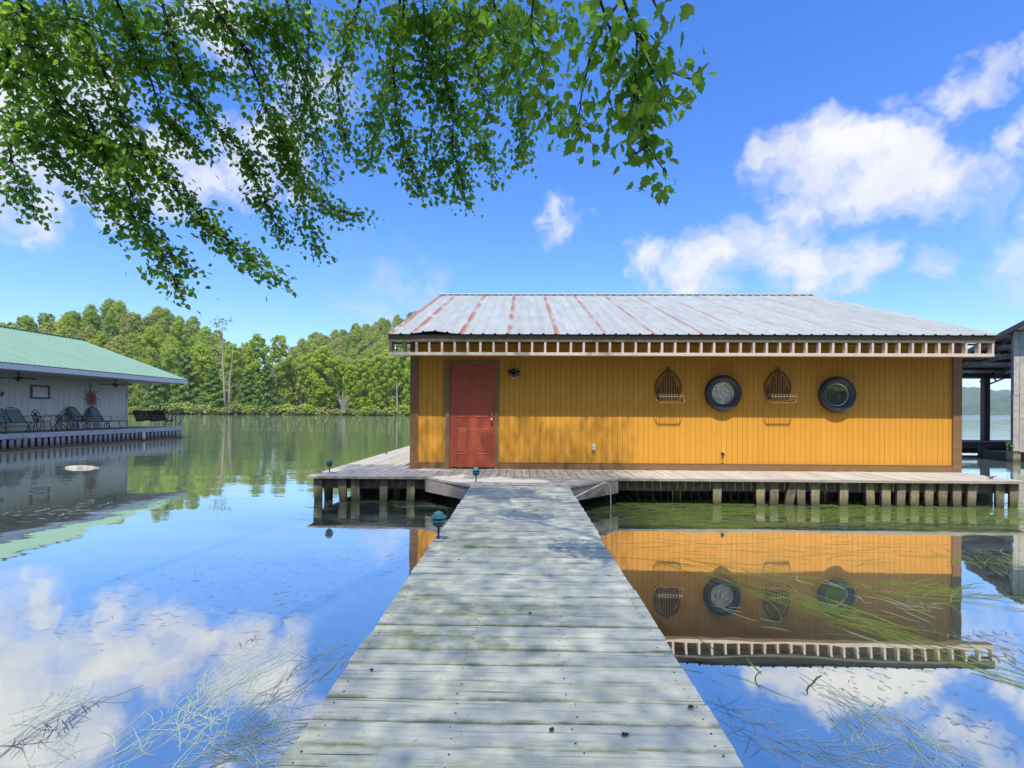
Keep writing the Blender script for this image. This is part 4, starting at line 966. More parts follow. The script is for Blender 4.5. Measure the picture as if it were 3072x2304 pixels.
MB().box((QX+.03,QY+.03,-.8),(QX+.28,QY+.28,QZ0-.03)).build('corner_pile',M_post,rb); MB().box((QX+.3,QY+.3,-.2),(26,QY+1.5,.30)).build('float',M_underblack,rb)
RN=17.25
rr=MB().add([(QX-.15,RN,qz(RN)),(27,RN,qz(RN)),(27,22.1,qz(22.1)),(QX-.15,22.1,qz(22.1)),(QX-.15,RN,qz(RN)+.03),(27,RN,qz(RN)+.03),(27,22.1,qz(22.1)+.03),(QX-.15,22.1,qz(22.1)+.03)],
            [(0,3,2,1),(4,5,6,7),(0,1,5,4),(1,2,6,5),(2,3,7,6),(3,0,4,7)]).build('roof',M_rroof,rb)
MB().bar((QX-.17,RN,qz(RN)-.03),(QX-.17,22.1,qz(22.1)-.03),.035,.16).build('rake_board',M_rrooftop,rr)
for k in range(6):
    yy=17.95+k*.76; MB().box((QX-.14,yy-.03,qz(yy)-.10),(27,yy+.03,qz(yy)-.012)).build('purlin',M_rsteel,rr)
BZ=at(2960,1122,21.7).z
for xx in(17.0,19.3,21.8):
    tr=MB().bar((xx,QY,qz(QY)-.17),(xx,22.,qz(22.)-.17),.06,.07).build('top_chord',M_rsteel,rb)
    MB().bar((xx,QY,qz(QY)-.85),(xx,22.,BZ+.03),.05,.07).build('truss_chord',M_rsteel,tr)
    ys=np.linspace(QY+.05,21.8,9)
    for k in range(8):
        t0=(ys[k]-QY)/(22-QY); t1=(ys[k+1]-QY)/(22-QY); lo=lambda t: qz(QY)-.85+(BZ+.03-qz(QY)+.85)*t
        a_,b_=((ys[k],lo(t0)),(ys[k+1],qz(ys[k+1])-.17)) if k%2 else ((ys[k],qz(ys[k])-.17),(ys[k+1],lo(t1)))
        MB().bar((xx,*a_),(xx,*b_),.03,.03).build('web',M_rsteel,tr)
p0=at(2965,1316,21.5); MB().box((p0.x-.115,21.55,-.9),(p0.x+.115,21.75,BZ-.1)).build('post',M_rsteel,rb)
MB().box((QX-.1,21.56,BZ-.1),(27,21.74,BZ+.03)).build('header_beam',M_rsteel,rb)
MB().bar((p0.x+.1,21.65,BZ-.45),(p0.x+1.0,21.65,BZ-.08),.05,.05).build('knee_brace',M_rsteel,rb)
MB().bar((p0.x+.45,21.65,BZ-.3),(p0.x+.25,21.65,BZ-.05),.04,.04).build('knee_brace',M_rsteel,rb)
rd=empty('slip_dock',(16,21.5,.2),'dark low finger dock across the open boat bay on the right','dock')
for k in range(26):
    MB().box((10+k*.62,20.6,.50),(10+k*.62+.605,22.3,.54)).build('deck_board',M_rdock,rd)
MB().box((10,20.56,.30),(26,20.60,.50)).build('rim_board',M_rdock,rd)
p1=at(2946,1348,20.5); MB().box((p1.x-.13,20.45,-.8),(p1.x+.13,20.55,.36)).build('pile',M_post,rd); MB().box((10,21.2,.05),(26,21.4,.28)).build('stringer',M_rwall,rd)
q=at(3028,1338,17.2); wd2=empty('bay_weed',q,'light green weed growing at the foot of the silvery boards','plant'); mb=MB()
for k in range(16):
    c=q+Vector((random.uniform(-.12,.04),random.uniform(-.1,.1),random.uniform(-.08,.16))); s=random.uniform(.06,.11); a=random.uniform(0,6)
    d=Vector((math.cos(a),-.3,math.sin(a))).normalized(); e=d.cross(Vector((.2,1,0))).normalized(); mb.add([c,c+d*s*.5+e*s*.2,c+d*s,c+d*s*.5-e*s*.2],[(0,1,2,3)])
mb.build('leaves',M_sprig,wd2); MB().tube([q+Vector((.05,.1,-.12)),q+Vector((0,0,.05)),q+Vector((-.06,0,.12))],.006,4).build('stem',M_sprig,wd2)

# ------------------------------------------------------------------ far trees
def cards(C,Nrm,S,jit=.35):
    """square-ish leaf clumps at C, facing Nrm, size S"""
    n=len(C); Nrm=Nrm+RNG.normal(0,jit,(n,3)); Nrm/=np.linalg.norm(Nrm,axis=1,keepdims=True)+1e-9
    up=np.tile([0,0,1.],(n,1))+RNG.normal(0,.4,(n,3)); A=np.cross(up,Nrm); A/=np.linalg.norm(A,axis=1,keepdims=True)+1e-9; B=np.cross(Nrm,A)
    q=[(-.5,-.35),(.1,-.55),(.55,.1),(-.15,.55)]; V=np.zeros((n,4,3))
    for k,(a,b) in enumerate(q):
        ja=RNG.uniform(.7,1.3,(n,1)); jb=RNG.uniform(.7,1.3,(n,1))
        V[:,k]=C+A*(a*S[:,None]*ja)+B*(b*S[:,None]*jb)
    return V.reshape(-1,3),np.arange(4*n).reshape(n,4)
def crown_mesh(name,H,rad,base,style,m,ncard=2600,cs=.75):
    C=[];Nn=[];lob=[]
    if style in('round','tall'):
        nl=46
        for i in range(nl):
            t=(i+RNG.uniform(0,1))/nl; z=base*.5+(H-base*.5)*(.03+.93*t)
            env=(math.sin(math.pi*(.20+.76*t))**.65) if style=='round' else (math.sin(math.pi*(.30+.62*t))**.8)
            lr=rad*RNG.uniform(.20,.36)*(1.15-.45*t if style=='tall' else 1.1-.25*t); rr=max(0,rad*env-lr*.6); a=i*2.39996+RNG.uniform(-.4,.4); r=rr*RNG.uniform(.55,1.)
            lob.append((r*math.cos(a),r*math.sin(a),z,lr))
        for i in range(6): lob.append((RNG.normal(0,rad*.15),RNG.normal(0,rad*.15),base+(H-base)*(.2+.11*i),rad*.34))
        sq=.85
    else:
        for i in range(44):
            t=(i+RNG.uniform(0,1))/44; z=base+(H-base)*t; rr=rad*(1-t)**.8+.35; a=i*2.39996; r=rr*RNG.uniform(.4,.9)
            lob.append((r*math.cos(a),r*math.sin(a),z-.10*r,max(.7,rr*.42)))
        sq=.5
    per=ncard//len(lob)
    for x,y,z,r in lob:
        d=RNG.normal(0,1,(per,3)); d/=np.linalg.norm(d,axis=1,keepdims=True)
        rr=r*RNG.uniform(.55,1.12,(per,1)); P=d*rr; P[:,2]*=sq
        if style=='tier': P[:,2]-=.18*np.hypot(P[:,0],P[:,1])
        C.append(P+np.array([x,y,z])); Nn.append(d+np.array([0,0,.35]))
    C=np.concatenate(C);Nn=np.concatenate(Nn); S=RNG.uniform(.5,1.3,len(C))*cs
    V,F=cards(C,Nn,S,.45); return fast_mesh(name,V,F,[m])
def trunk_mesh(H,r,m=M_bark,lean=0.):
    mb=MB(); mb.tube([(0,0,-1.5),(lean*.3,0,H*.3),(lean*.7,.1,H*.65),(lean,0,H)],[r,r*.8,r*.5,r*.15],7)
    for k in range(5):
        z=H*(.4+.1*k); a=k*2.4; mb.tube([(lean*z/H,0,z),(lean*z/H+math.cos(a)*H*.1,math.sin(a)*H*.1,z+H*.07)],[r*.35,r*.1],5)
    return mb.mesh('trunk',m)
VAR=[]
for k,(st,m,H,rad,base) in enumerate([('round',M_fA,22,6.2,4),('round',M_fB,24,7,5),('tall',M_fA,26,6.0,3),('tall',M_fB,28,6.4,4),('tier',M_fC,19,5.4,1.2),('tier',M_fC,16,4.8,.8),('round',M_fD,21,6.6,5),('tall',M_fA,24,4.6,2.5),('round',M_fD,18,6.4,4),('round',M_fB,17,5.6,2.)]):
    VAR.append((crown_mesh('crown',H,rad,base*.55,st,m,4600,.72 if st!='tier' else .66),trunk_mesh(H*.8,.34),H,rad,st))
bushm=[crown_mesh('crown',3.2,2.6,.2,'round',m,700,.5) for m in(M_fE,M_fA,M_fE)]
def plant_tree(v,x,y,h,label,group,z=None,nm='broadleaf_tree',cat='tree'):
    cm,tm,H,rad,st=v; s=h/H; zz=land_h(x,y) if z is None else z
    r=empty(nm,(x,y,zz),label,cat,group)
    M0=T((x,y,zz))@RZ(random.uniform(0,6.28))@Matrix.Diagonal((s*random.uniform(.85,1.15),s*random.uniform(.85,1.15),s,1))
    inst('crown',cm,r,M0); inst('trunk',tm,r,M0); return r
# front row, placed one by one: frame x of the stem, frame y of the top, kind
front=[(395,1075,4),(428,1120,6),(470,1085,4),(520,1040,3),(560,1060,5),(607,1035,0),(640,1095,4),(700,1030,2),(742,1110,5),(775,1000,2),(800,1090,4),(838,1000,3),(880,1085,1),(930,1060,1),(972,1040,0),(1018,1075,2),(1050,1090,7),(1088,1075,2),(1135,1060,7),(1180,1065,2),(1215,1055,3),(1250,1050,0)]
kinds={0:'round bright green tree',1:'round mid-green tree',2:'tall pointed bright green tree',3:'tall mid-green tree',4:'dark tiered cedar',5:'short dark tiered cedar',6:'olive-brown oak',7:'slim bright green tree'}
front.sort(); ordn=['first','second','third','fourth','fifth','sixth','seventh','eighth','ninth','tenth','eleventh','twelfth','thirteenth','fourteenth','fifteenth','sixteenth','seventeenth','eighteenth','nineteenth','twentieth','twenty-first','twenty-second']
vis=[f for f in front if f[0]>=395]; TREES=[]
for px,py,kd in front:
    Y=198+random.uniform(0,9)+(6 if kd in(0,1,2,3) else 0); p=at(px,py,Y); g=land_h(p.x,Y); h=p.z-g
    if px>=395:
        i=vis.index((px,py,kd)); lab=f'{kinds[kd]}, {ordn[i]} from the green roof corner along the far shoreline'
    else: lab='leafy tree on the far shore hidden behind the green-roofed boathouse'
    plant_tree(VAR[kd],p.x,Y,h,lab,'trees lining the far shore',nm='cedar_tree' if kd in(4,5) else 'broadleaf_tree')
    TREES.append((px,py))
# wooded hillside behind: only what stands above the row in front is planted
colh=np.full(1400,1243.)
def project(x,y,z):
    cx=x*math.cos(YAW)+y*math.sin(YAW); c_=-x*math.sin(YAW)+y*math.cos(YAW); u=cx/c_*1536; v=(z-CZ)/c_*1536
    return 1536+u*math.cos(ROLL)-v*math.sin(ROLL), VY-(u*math.sin(ROLL)+v*math.cos(ROLL)), 1536/c_
for px,py in TREES:
    a,b2=max(0,int(px-32)),max(0,min(1399,int(px+32))); colh[a:b2]=np.minimum(colh[a:b2],py+22)
cand=[]
for yy in np.arange(212,560,9.5):
    for xx in np.arange(-330,30,9.):
        cand.append((xx+random.uniform(-3.5,3.5),yy+random.uniform(-4,4)))
cand.sort(key=lambda q:q[1]); nh=0
hk={0:'round bright green tree',1:'large round mid-green tree',2:'tall bright green tree',3:'tall mid-green tree',6:'tall olive-toned oak',8:'broad olive-toned oak',9:'low rounded mid-green tree',7:'slim bright green tree'}
for x,y in cand:
    h=random.uniform(15,23); g=land_h(x,y); px,py,sc_=project(x,y,g+h)
    if px<-30 or px>1270 or nh>=262: continue
    w_=5.2*sc_; a,b2=int(max(0,px-w_)),int(max(1,min(1399,px+w_)))
    if a>=b2: continue
    if py<np.median(colh[a:b2])-5:
        zone='on the high wooded hill behind the green roof' if px<640 else ('in the low saddle behind the bare trunks' if px<900 else 'on the long wooded ridge left of the yellow boathouse')
        kd=random.choices([0,1,2,3,6,8,9,7],[3,4,1,2,4,4,3,1])[0]
        plant_tree(VAR[kd],x,y,h,f'{hk[kd]} among many {zone}','trees on the far wooded hillside'); nh+=1
        colh[a:b2]=np.minimum(colh[a:b2],py+1.1*sc_)
print('hill trees',nh)
def nth(k): return f"{k}{'th' if 10<=k%100<=20 else {1:'st',2:'nd',3:'rd'}.get(k%10,'th')}"
for k in range(46):
    px=380+k*19.5+random.uniform(-6,6); Y=194+random.uniform(0,3); p=at(px,1230,Y); s=random.uniform(.7,1.5)
    r=empty('shoreline_bush',(p.x,Y,max(land_h(p.x,Y),-.3)),f'low {"pale" if k%3!=1 else "bright"} green bush at the far waterline, {nth(k+1)} counting from the porch dock','bush','bushes along the far waterline')
    inst('crown',bushm[k%3],r,T((p.x,Y,max(land_h(p.x,Y),-.3)))@RZ(k)@Matrix.Diagonal((s*1.2,s,s*.85,1)))
# two bare trunks, dead snag bush, pale stem
def snag(px0,px1,pytop,Y,lab,leafy):
    b0=at(px0,1240,Y); t0=at(px1,pytop,Y); mid=b0.lerp(t0,.5)+Vector((-.4,0,0)); r=empty('bare_tree',(b0.x,b0.y,0),lab,'tree')
    MB().tube([b0+Vector((0,0,-1.5)),b0.lerp(t0,.25)+Vector((-.3,0,0)),mid,b0.lerp(t0,.8),t0],[.42,.36,.29,.16,.05],8).build('trunk',M_pale,r,True)
    H=t0.z; tw=[]
    for k in range(22):
        t=random.uniform(.30,.98); q=b0.lerp(t0,t); a=random.uniform(-1,1); L=random.uniform(2.,5.5)*(1.15-t*.5); e=q+Vector((a*L,random.uniform(-1,1),L*random.uniform(.35,.9))); tw.append(e)
        MB().tube([q,q.lerp(e,.5)+Vector((0,0,-.3)),e],[.13*(1.2-t),.08*(1.2-t),.02],5).build('branch',M_pale,r)
    if leafy:
        C=[];
        for e in tw:
            if e.z>H*.66: C.append(np.array(e)+RNG.normal(0,.75,(26,3)))
        C=np.concatenate(C); V,F=cards(C,RNG.normal(0,1,C.shape),RNG.uniform(.3,.6,len(C))); inst('crown',fast_mesh('crown',V,F,[M_fB]),r)
snag(678,666,955,195,'tall bare pale trunk with thin leafy top, left of the pair on the far shore',True)
snag(686,700,1030,196,'slimmer bare pale trunk beside the tall one on the far shore',False)
b0=at(1030,1235,194); db=empty('dead_bush',b0,'white leafless dead shrub at the far waterline','shrub')
for k in range(26):
    e=b0+Vector((random.uniform(-3.4,3.4),random.uniform(-1,1),random.uniform(4,9))); MB().tube([b0+Vector((random.uniform(-.8,.8),0,-.5)),b0.lerp(e,.5)+Vector((random.uniform(-.4,.4),0,.3)),e],[.12,.08,.025],5).build('branch',M_pale,db)
b0=at(1192,1236,196); t0=at(1190,1140,196); ps=MB().tube([b0+Vector((0,0,-1)),t0],[.4,.15],7).build('dead_stump',M_pale); tag(ps,'thin white dead stem close to the left corner of the yellow boathouse','tree')
# ------------------------------------------------------------------ the maple overhanging the walkway
LX=.82*np.array([0,.10,.27,.36,.52,.36,.27,.34,.14,0, -.10,-.27,-.36,-.52,-.36,-.27,-.34,-.14]); LY=np.array([0,.02,.06,.22,.40,.44,.56,.70,.74,1., .02,.06,.22,.40,.44,.56,.70,.74])
LZ=.10*np.abs(LX)-.12*LY**2
RF=np.array([0,1,2,3,4,5,6,7,8,9]); LF=np.array([0,9,17,16,15,14,13,12,11,10])
def leaf_verts(P,D,N,S):
    D=D/np.linalg.norm(D,axis=1,keepdims=True); N=N-D*np.sum(N*D,1,keepdims=True); N/=np.linalg.norm(N,axis=1,keepdims=True)+1e-9; A=np.cross(D,N)
    return P[:,None]+S[:,None,None]*(LX[None,:,None]*A[:,None]+LY[None,:,None]*D[:,None]+LZ[None,:,None]*N[:,None])
def leaf_mesh(name,P,D,N,S,m):
    n=len(P); V=leaf_verts(P,D,N,S).reshape(-1,3); k=len(LX); o=(np.arange(n)*k)[:,None]
    F=np.stack([o+RF[None],o+LF[None]],1).reshape(-1,10); return fast_mesh(name,V,F,[m])
tree=empty('overhanging_maple',(-5.2,-5.5,bank_h(-5.2,-5.5)),'leafy green maple boughs hanging into view over the walkway from above','tree')
# frame polyline, start depth, end depth, half width, leaves per 100 px, leaf length
SP=[([(190,0),(231,93),(296,185),(343,278),(366,370),(398,463),(384,555),(417,648),(470,740),(530,862)],4.7,5.6,72,46,.085),
 ([(366,370),(444,472),(518,555),(602,648),(700,740),(825,840)],5.1,5.9,62,46,.085),
 ([(240,300),(300,430),(330,560),(400,650),(450,720),(560,800)],5.0,5.6,60,34,.085),
 ([(625,0),(694,93),(741,162),(778,259),(796,324),(860,480),(930,570),(1000,630),(1080,648)],5.2,6.2,62,46,.08),
 ([(485,0),(500,60),(530,170),(560,260),(640,370),(720,450),(770,540),(800,610),(838,702)],5.0,6.1,48,44,.08),
 ([(796,324),(850,430),(890,560),(920,650),(951,745)],5.6,6.3,58,46,.08),
 ([(0,60),(40,200),(60,330),(30,460),(60,560),(102,630)],5.0,5.7,58,42,.085),
 ([(0,330),(90,420),(180,480),(260,560),(330,640),(375,702)],5.0,5.6,40,36,.085),
 ([(60,0),(100,150),(170,300),(250,420),(320,470)],4.6,5.4,95,62,.09),
 ([(350,0),(400,120),(450,230),(480,330),(530,390),(592,448)],4.8,5.6,62,44,.085),
 ([(800,0),(830,150),(870,300),(905,430)],5.4,6.2,66,52,.08),
 ([(930,0),(925,150),(935,330)],5.4,6.0,50,44,.08),
 ([(860,0),(900,200),(960,420),(985,520)],5.6,6.3,52,40,.075),
 ([(1080,0),(1050,120),(1010,250),(1022,350),(1042,452)],5.2,6.0,42,44,.08),
 ([(1200,0),(1195,150),(1160,300),(1122,400),(1112,490)],5.2,6.0,52,46,.08),
 ([(1210,60),(1180,200),(1190,330),(1210,450),(1262,565)],5.0,5.8,60,50,.08),
 ([(1340,0),(1335,250),(1360,330),(1358,450),(1398,606)],4.9,5.7,46,48,.078),
 ([(1337,270),(1300,330),(1290,450),(1325,565)],5.2,5.7,48,46,.078),
 ([(1340,280),(1400,360),(1440,420),(1465,480),(1500,540)],5.3,5.7,26,40,.078),
 ([(1409,0),(1415,120),(1440,250),(1470,300),(1455,365)],4.5,4.9,56,44,.08),
 ([(1524,0),(1545,150),(1560,230),(1563,350),(1565,472)],4.9,5.4,33,48,.075),
 ([(1600,0),(1590,100),(1620,200),(1640,280),(1655,345)],3.5,3.9,45,28,.085),
 ([(1480,0),(1500,80),(1530,160),(1520,240)],3.6,4.0,75,34,.088),
 ([(1270,0),(1275,130),(1260,260)],4.6,5.,70,46,.085),
 ([(1860,0),(1780,130),(1745,280),(1737,350),(1740,415)],2.75,2.95,62,17,.078),
 ([(1870,0),(1912,110),(1905,250),(1895,350),(1875,400)],2.65,2.9,60,19,.078),
 ([(1912,110),(1950,200),(1985,260),(2000,330)],2.7,2.85,46,19,.078),
 ([(1955,190),(2010,215),(2072,240)],2.75,2.8,12,11,.078),
 ([(1908,250),(1925,380),(1940,440),(1985,500),(2003,525)],2.75,2.95,30,17,.078),
 ([(1940,440),(1905,462),(1882,488)],2.85,2.9,10,13,.07),
 ([(1800,0),(1830,90),(1850,190)],2.6,2.8,60,18,.078),
 ([(1960,0),(1975,35)],2.6,2.6,28,16,.085),
 ([(-20,60),(300,40),(620,60),(900,50)],5.0,5.4,85,44,.085),
 ([(-20,210),(200,190),(420,170),(700,230)],5.1,5.6,80,40,.085),
 ([(980,50),(1300,60),(1600,50),(1720,60)],4.9,4.4,70,36,.085),
 ([(60,330),(200,420),(330,430)],5.2,5.4,70,40,.085),
 ([(1240,180),(1330,200),(1460,170)],5.0,4.9,60,40,.08)]
P=[];D=[];Nm=[];S=[]; 
trunk_top=Vector((-5.0,-5.0,7.5))
limb_pts=[[(-5.1,-5.3,5.2),(-4.6,-3.4,7.2),(-4.2,-.6,8.0),(-3.8,2.0,7.4),(-3.5,4.0,6.4)],[(-5.1,-5.3,6.0),(-3.2,-3.4,8.2),(-2.0,-.6,8.6),(-1.2,2.,7.8),(-.9,4.2,6.8)],[(-5.1,-5.2,4.6),(-2.6,-4.3,5.0),(-.3,-3.3,5.3),(1.02,-1.5,5.4),(1.05,.8,5.1),(.9,2.2,4.5)],[(-5.1,-5.4,6.6),(-6.4,-3.4,8.6),(-7.0,-.5,9.0),(-6.6,2.5,8.0)]]
LIMB=[[Vector(q) for q in l] for l in limb_pts]
for k,l in enumerate(LIMB): MB().tube(l,[.16,.13,.10,.08,.055,.035][:len(l)],9).build('limb',M_bark,tree,True)
b0=Vector((-5.2,-5.5,bank_h(-5.2,-5.5)-.3)); MB().tube([b0,b0+Vector((.05,.1,1.2)),Vector((-5.1,-5.3,4.5)),Vector((-5.1,-5.3,6.6)),Vector((-4.6,-4.9,10.5)),Vector((-3.6,-3.6,13.5))],[.42,.33,.26,.21,.13,.04],14).build('trunk',M_bark,tree,True)
allL=[q for l in LIMB for q in l]
for pl,d0,d1,hw,dens,ls in SP:
    n=len(pl); seg=[math.dist(pl[i],pl[i+1]) for i in range(n-1)]; tot=sum(seg)
    pts=[]; acc=0
    for i,(x,y) in enumerate(pl):
        t=acc/tot; dd=d0+(d1-d0)*t+.12*math.sin(i*1.7+x); pts.append(at(x,y,dd)); acc+=seg[i] if i<n-1 else 0
    mb=MB()
    fill=abs(pl[0][1]-pl[-1][1])<110 and tot>250
    r0=.016 if hw>40 and tot>450 else .008
    if pl[0][1]<=62:                       # comes in from the bough above
        q=min(allL,key=lambda v:(v-pts[0]).length); mb.tube([q,q.lerp(pts[0],.5)+Vector((0,0,.25)),pts[0]],[r0*2.2,r0*1.6,r0],6)
    if 1:
        mb.tube(pts,[r0*(1-.8*i/(n-1)) for i in range(n)],6)
    N_=int(tot/100*dens*(1.5 if fill else 1)*((3.1 if pl[0][0]<700 else 2.7) if d0>4 else 1.9)); nc=max(3,N_//5)
    for c in range(nc):
        s=random.uniform(.02,1.0)*tot; i=0
        while i<n-2 and s>seg[i]: s-=seg[i]; i+=1
        t=min(1,s/seg[i]); base=pts[i].lerp(pts[i+1],t); tt=(sum(seg[:i])+s)/tot
        w=hw*(1-.50*tt)*1.12; ppm=1536/base.y
        ax=(pts[i+1]-pts[i]).normalized()
        sidev=Vector((random.uniform(-1,1),random.uniform(-.9,.9),random.uniform(-.6,.35)))
        off=sidev*(w/ppm)*random.uniform(.2,1.15)
        cc=base+off+ax*random.uniform(0,.12)
        if random.random()<.75: mb.tube([base,base.lerp(cc,.55)+Vector((0,0,.02)),cc],[r0*.36+.001,r0*.25+.001,.0014],4)
        for l in range(5):
            pp=cc+Vector((random.gauss(0,.075),random.gauss(0,.10),random.gauss(0,.05)))
            dr=Vector((random.gauss(0,.75)+off.x*2.5+ax.x*.5,random.gauss(0,.6),-.75+random.gauss(0,.35)))
            nm=Vector((random.gauss(0,.8),random.gauss(-.15,.7),.75+random.gauss(0,.35)))
            P.append(pp);D.append(dr);Nm.append(nm);S.append(ls*(.82 if d0>4 else .95)*random.uniform(.62,1.2))
    if not fill: mb.build('branch',M_twig,tree)
P=np.array([tuple(q) for q in P]);D=np.array([tuple(q) for q in D]);Nm=np.array([tuple(q) for q in Nm]);S=np.array(S)
ap=S/P[:,1]; order=np.argsort(-ap); big=order[:290]; rest=order[290:]
one=leaf_mesh('leaf',np.zeros((1,3)),np.array([[0,1.,0]]),np.array([[0,0,1.]]),np.ones(1),M_leaf)
for i in big:
    d=Vector(D[i]).normalized(); nn=Vector(Nm[i]); nn=(nn-d*nn.dot(d)).normalized(); a=d.cross(nn)
    M0=Matrix(((a.x,d.x,nn.x,P[i][0]),(a.y,d.y,nn.y,P[i][1]),(a.z,d.z,nn.z,P[i][2]),(0,0,0,1)))@Matrix.Scale(float(S[i]),4)
    inst('leaf',one,tree,M0)
stuff(inst('foliage',leaf_mesh('foliage',P[rest],D[rest],Nm[rest],S[rest],M_leaf),tree))
print('leaves',len(P))
# the rest of the crown, above and behind the viewer: it shades the walkway
Q=[]; c_=.038
for i in range(int(7.9/c_)):
    for j in range(int(12.6/c_)):
        x=-5.5+(i+random.random())*c_; f=-1.5+(j+random.random())*c_; z=random.uniform(9.0,14.5); yy=f-.5167*(z-.47)
        if x>1.6 and random.random()<(x-1.6)*1.2: continue
        if x<-1.5 and f<7.2: continue
        if f>10.2 and random.random()<.35: continue
        if f>8.4 and (mnoise.noise(Vector((x*.55,f*.55,0)))+.5*mnoise.noise(Vector((x*1.7,f*1.7,3)))<-.17): continue
        if z<CZ+.93*max(yy,0)+.45: continue
        Q.append((x-.01551*(z-.47),yy,z))
n=len(Q); print('crown leaves',n)
Q=np.array(Q); Dq=RNG.normal(0,.7,(n,3))+np.array([0,.2,-.5]); Nq=RNG.normal(0,.5,(n,3))+np.array([0,-.2,1.])
stuff(inst('crown',leaf_mesh('crown',Q,Dq,Nq,RNG.uniform(.055,.088,n),M_leaf),tree))

# ------------------------------------------------------------------ bank behind the viewer (seen only in the window panes)
k=0
for yy,x0,stp,h0 in((-13.5,5,3.4,11.),(-19,-34,7,8.5),(-27,-40,9,13)):
    x=x0
    while x<(27 if yy>-14 else 46):
        if not(-8<x<-2.5 and yy>-10):
            kd=[0,1,9,0,3,1,8][k%7]; X_=x+random.uniform(-1,1); Y_=yy+random.uniform(-1.2,1.2)
            plant_tree(VAR[kd],X_,Y_,h0*random.uniform(.8,1.2),'leafy tree on the bank behind the viewer','trees on the near bank',z=bank_h(X_,Y_)-.1)
        x+=stp; k+=1

# ------------------------------------------------------------------ eelgrass in and on the water
def ribbons(name,m,items,parts=6):
    """items: x, y, z, heading, length, width, curl"""
    A=np.array(items); n=len(A); V=np.zeros((n,parts+1,2,3)); x=A[:,0].copy();y=A[:,1].copy();h=A[:,3].copy()
    st=A[:,4]/parts
    for i in range(parts+1):
        w=A[:,5]*(.5 if i in(0,parts) else 1)*.5; nx_=-np.sin(h); ny_=np.cos(h)
        z=A[:,2]+.006*np.sin(i*1.3+A[:,3]*9)*(A[:,2]<-.012)
        V[:,i,0]=np.stack([x+nx_*w,y+ny_*w,z],1); V[:,i,1]=np.stack([x-nx_*w,y-ny_*w,z],1)
        x=x+np.cos(h)*st; y=y+np.sin(h)*st; h=h+1.6*A[:,6]/parts+RNG.normal(0,.09,n)
    i=np.arange(n*(parts+1)*2).reshape(n,parts+1,2)
    F=np.stack([i[:,:-1,0],i[:,1:,0],i[:,1:,1],i[:,:-1,1]],-1).reshape(-1,4)
    o=stuff(inst(name,fast_mesh(name,V.reshape(-1,3),F,[m]),None)); return o
U=random.uniform; G=random.gauss
it=[]
for k in range(7000):                    # thick mat before the right-hand deck
    x=U(.9,9.5); yy=U(6.9,9.6)
    if yy<7.35+.25*math.sin(x*1.9)+.2*mnoise.noise(Vector((x*1.3,0,0))): continue
    if mnoise.noise(Vector((x*.5,yy*1.6,4)))<-.28: continue
    it.append((x,yy,U(-.10,-.004) if random.random()<.78 else U(.001,.005),G(0.05,.16),U(.4,1.3),U(.006,.011),G(0,.35)))
for k in range(1500):                     # mat before the left-hand deck
    x=U(-3.7,-.9); yy=U(7.4,9.5); it.append((x,yy,U(-.05,.004),G(.0,.25),U(.3,.9),U(.006,.011),G(0,.4)))
o=ribbons('eelgrass_mat',M_weed,it); o['label']='dense green eelgrass mat floating under the deck edge'; o['category']='water weed'
it=[]
def stream(px0,py0,px1,py1,n,spread,wid,zlo,zhi,lmin,lmax,js=.12,w=(.005,.009)):
    a=onz(px0,py0,0);b=onz(px1,py1,0);hd=math.atan2(b.y-a.y,b.x-a.x); nrm=Vector((-math.sin(hd),math.cos(hd),0))
    for k in range(n):
        q=a.lerp(b,random.random())+nrm*G(0,spread); it.append((q.x,q.y,U(zlo,zhi),hd+G(0,js)+(math.pi if random.random()<.3 else 0),U(lmin,lmax),U(*w),G(0,.3)))
stream(2050,1690,3000,1800,420,.16,0,-.019,.003,.3,.9)
stream(2150,1720,2950,1980,300,.14,0,-.019,.003,.3,1.0)
stream(2350,1800,3080,2040,260,.13,0,-.019,.003,.3,.9)
stream(2560,1760,2800,1760,190,.10,0,-.019,.003,.15,.5,.45)
stream(2700,1840,2920,1770,190,.10,0,-.019,.003,.15,.5,.5)
stream(1900,1640,2850,1660,420,.30,0,-.019,.003,.2,.7)
stream(1870,1960,2250,2060,26,.10,0,-.019,.003,.3,.8)
stream(2880,1640,3072,1720,240,.25,0,-.019,.003,.2,.6,.3)
stream(2230,1960,2330,2100,40,.08,0,-.019,.003,.2,.6,.25)
o=ribbons('eelgrass_drift',M_weed,it); o['label']='long green eelgrass strands drifting across the boathouse reflection'; o['category']='water weed'
it=[]
stream(650,2180,1010,1960,495,0.088,0,-.011,.0035,.06,0.30,0.49,(.002,.0045))
stream(560,2150,880,1930,264,0.062,0,-.011,.0035,.06,0.30,0.28,(.002,.0045))
stream(330,2290,700,2000,363,0.075,0,-.011,.0035,.06,0.34,0.35,(.002,.0045))
stream(600,2110,800,2304,363,0.125,0,-.011,.0035,.06,0.34,0.49,(.002,.0045))
stream(640,2260,900,2180,396,0.100,0,-.011,.0035,.06,0.30,0.49,(.002,.0045))
stream(0,2250,230,2090,297,0.075,0,-.011,.0035,.06,0.26,0.70,(.002,.0045))
stream(150,2304,190,2080,165,0.050,0,-.011,.0035,.06,0.26,0.70,(.002,.0045))
stream(760,1900,900,1990,165,0.088,0,-.011,.0035,.06,0.22,0.56,(.002,.0045))
stream(2450,1740,2950,1880,170,.16,0,-.02,.003,.08,.3,.35,(.004,.007))
stream(2100,1800,2700,1960,60,.10,0,-.02,.003,.1,.35,.2,(.004,.007))
stream(2480,2060,2900,2304,330,0.075,0,-.011,.0035,.06,0.38,0.35,(.002,.0045))
stream(2520,2100,2660,2304,198,0.062,0,-.011,.0035,.06,0.38,0.42,(.002,.0045))
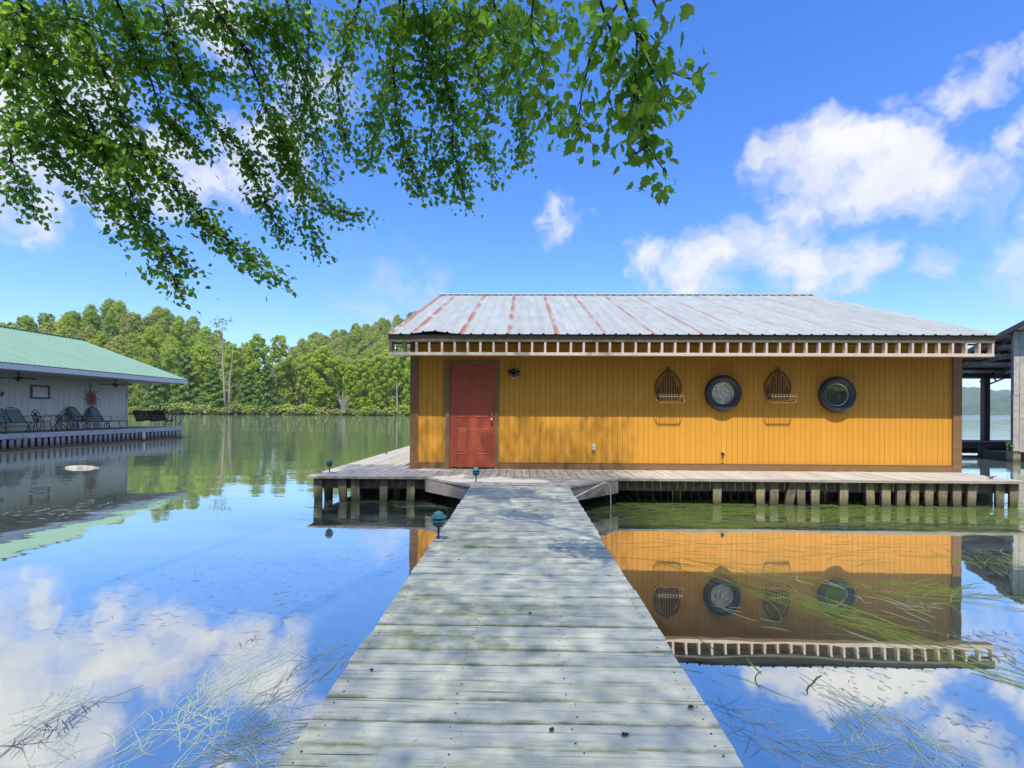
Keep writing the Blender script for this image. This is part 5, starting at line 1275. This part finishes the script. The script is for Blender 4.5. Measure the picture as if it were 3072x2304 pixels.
stream(2140,2100,2500,2304,198,0.100,0,-.011,.0035,.06,0.38,0.70,(.002,.0045))
stream(2300,2240,2800,2290,165,0.075,0,-.011,.0035,.06,0.38,0.42,(.002,.0045))
stream(130,1540,620,1530,135,.35,0,-.004,.003,.05,.22,.4,(.006,.014))
stream(60,1550,330,1500,105,.3,0,-.004,.003,.05,.22,.4,(.006,.014))
o=ribbons('pale_eelgrass',M_weedp,it); o['label']='thin pale eelgrass strands in the clear water beside the walkway'; o['category']='water weed'
it=[]
stream(300,1760,1250,1640,230,.5,0,.002,.004,.02,.09,.5,(.003,.006))
stream(150,1880,1000,1780,150,.25,0,.002,.004,.02,.08,.4,(.003,.006))
stream(1020,1580,1290,1560,160,.25,0,.002,.004,.05,.25,.3,(.004,.009))
stream(2450,2000,3072,2200,130,.28,0,.002,.004,.015,.06,.5,(.003,.006))
stream(2900,1900,3072,1980,80,.2,0,.002,.004,.02,.12,.5,(.004,.009))
o=ribbons('leaf_fragments',M_weedd,it,3); o['label']='tiny dark leaf fragments scattered over the cloud reflections'; o['category']='water weed'
dry=leaf_mesh('fallen_leaf',np.zeros((1,3)),np.array([[0,1.,0]]),np.array([[0,0,1.]]),np.ones(1),M_twig)
# litter on the walkway: a few dead leaves
for px,py in((1372,1678),(1590,1836),(1652,2193),(1120,2010),(2080,2118),(1865,2205)):
    q=onz(px,py,DZ+.006); s=U(.02,.035)
    lf=inst('fallen_leaf',dry,None,T(q)@RZ(U(0,6))@RX(.15)@Matrix.Scale(s,4)); tag(lf,'tiny dried leaf lying on the walkway planks','leaf','dried leaves on the walkway')
# ------------------------------------------------------------------ summer haze over the lake
hm=bpy.data.materials.new('lake_haze'); hm.use_nodes=True; nt=hm.node_tree; nt.nodes.clear()
pv=ND(nt,'ShaderNodeVolumePrincipled',{'Color':(.70,.82,1.,1),'Density':HAZE,'Anisotropy':.1}); ND(nt,'ShaderNodeOutputMaterial',{1:pv.outputs[0]})
hz=MB().box((-4300,-90,-4.),(4300,5300,230)).build('haze',hm); stuff(hz)
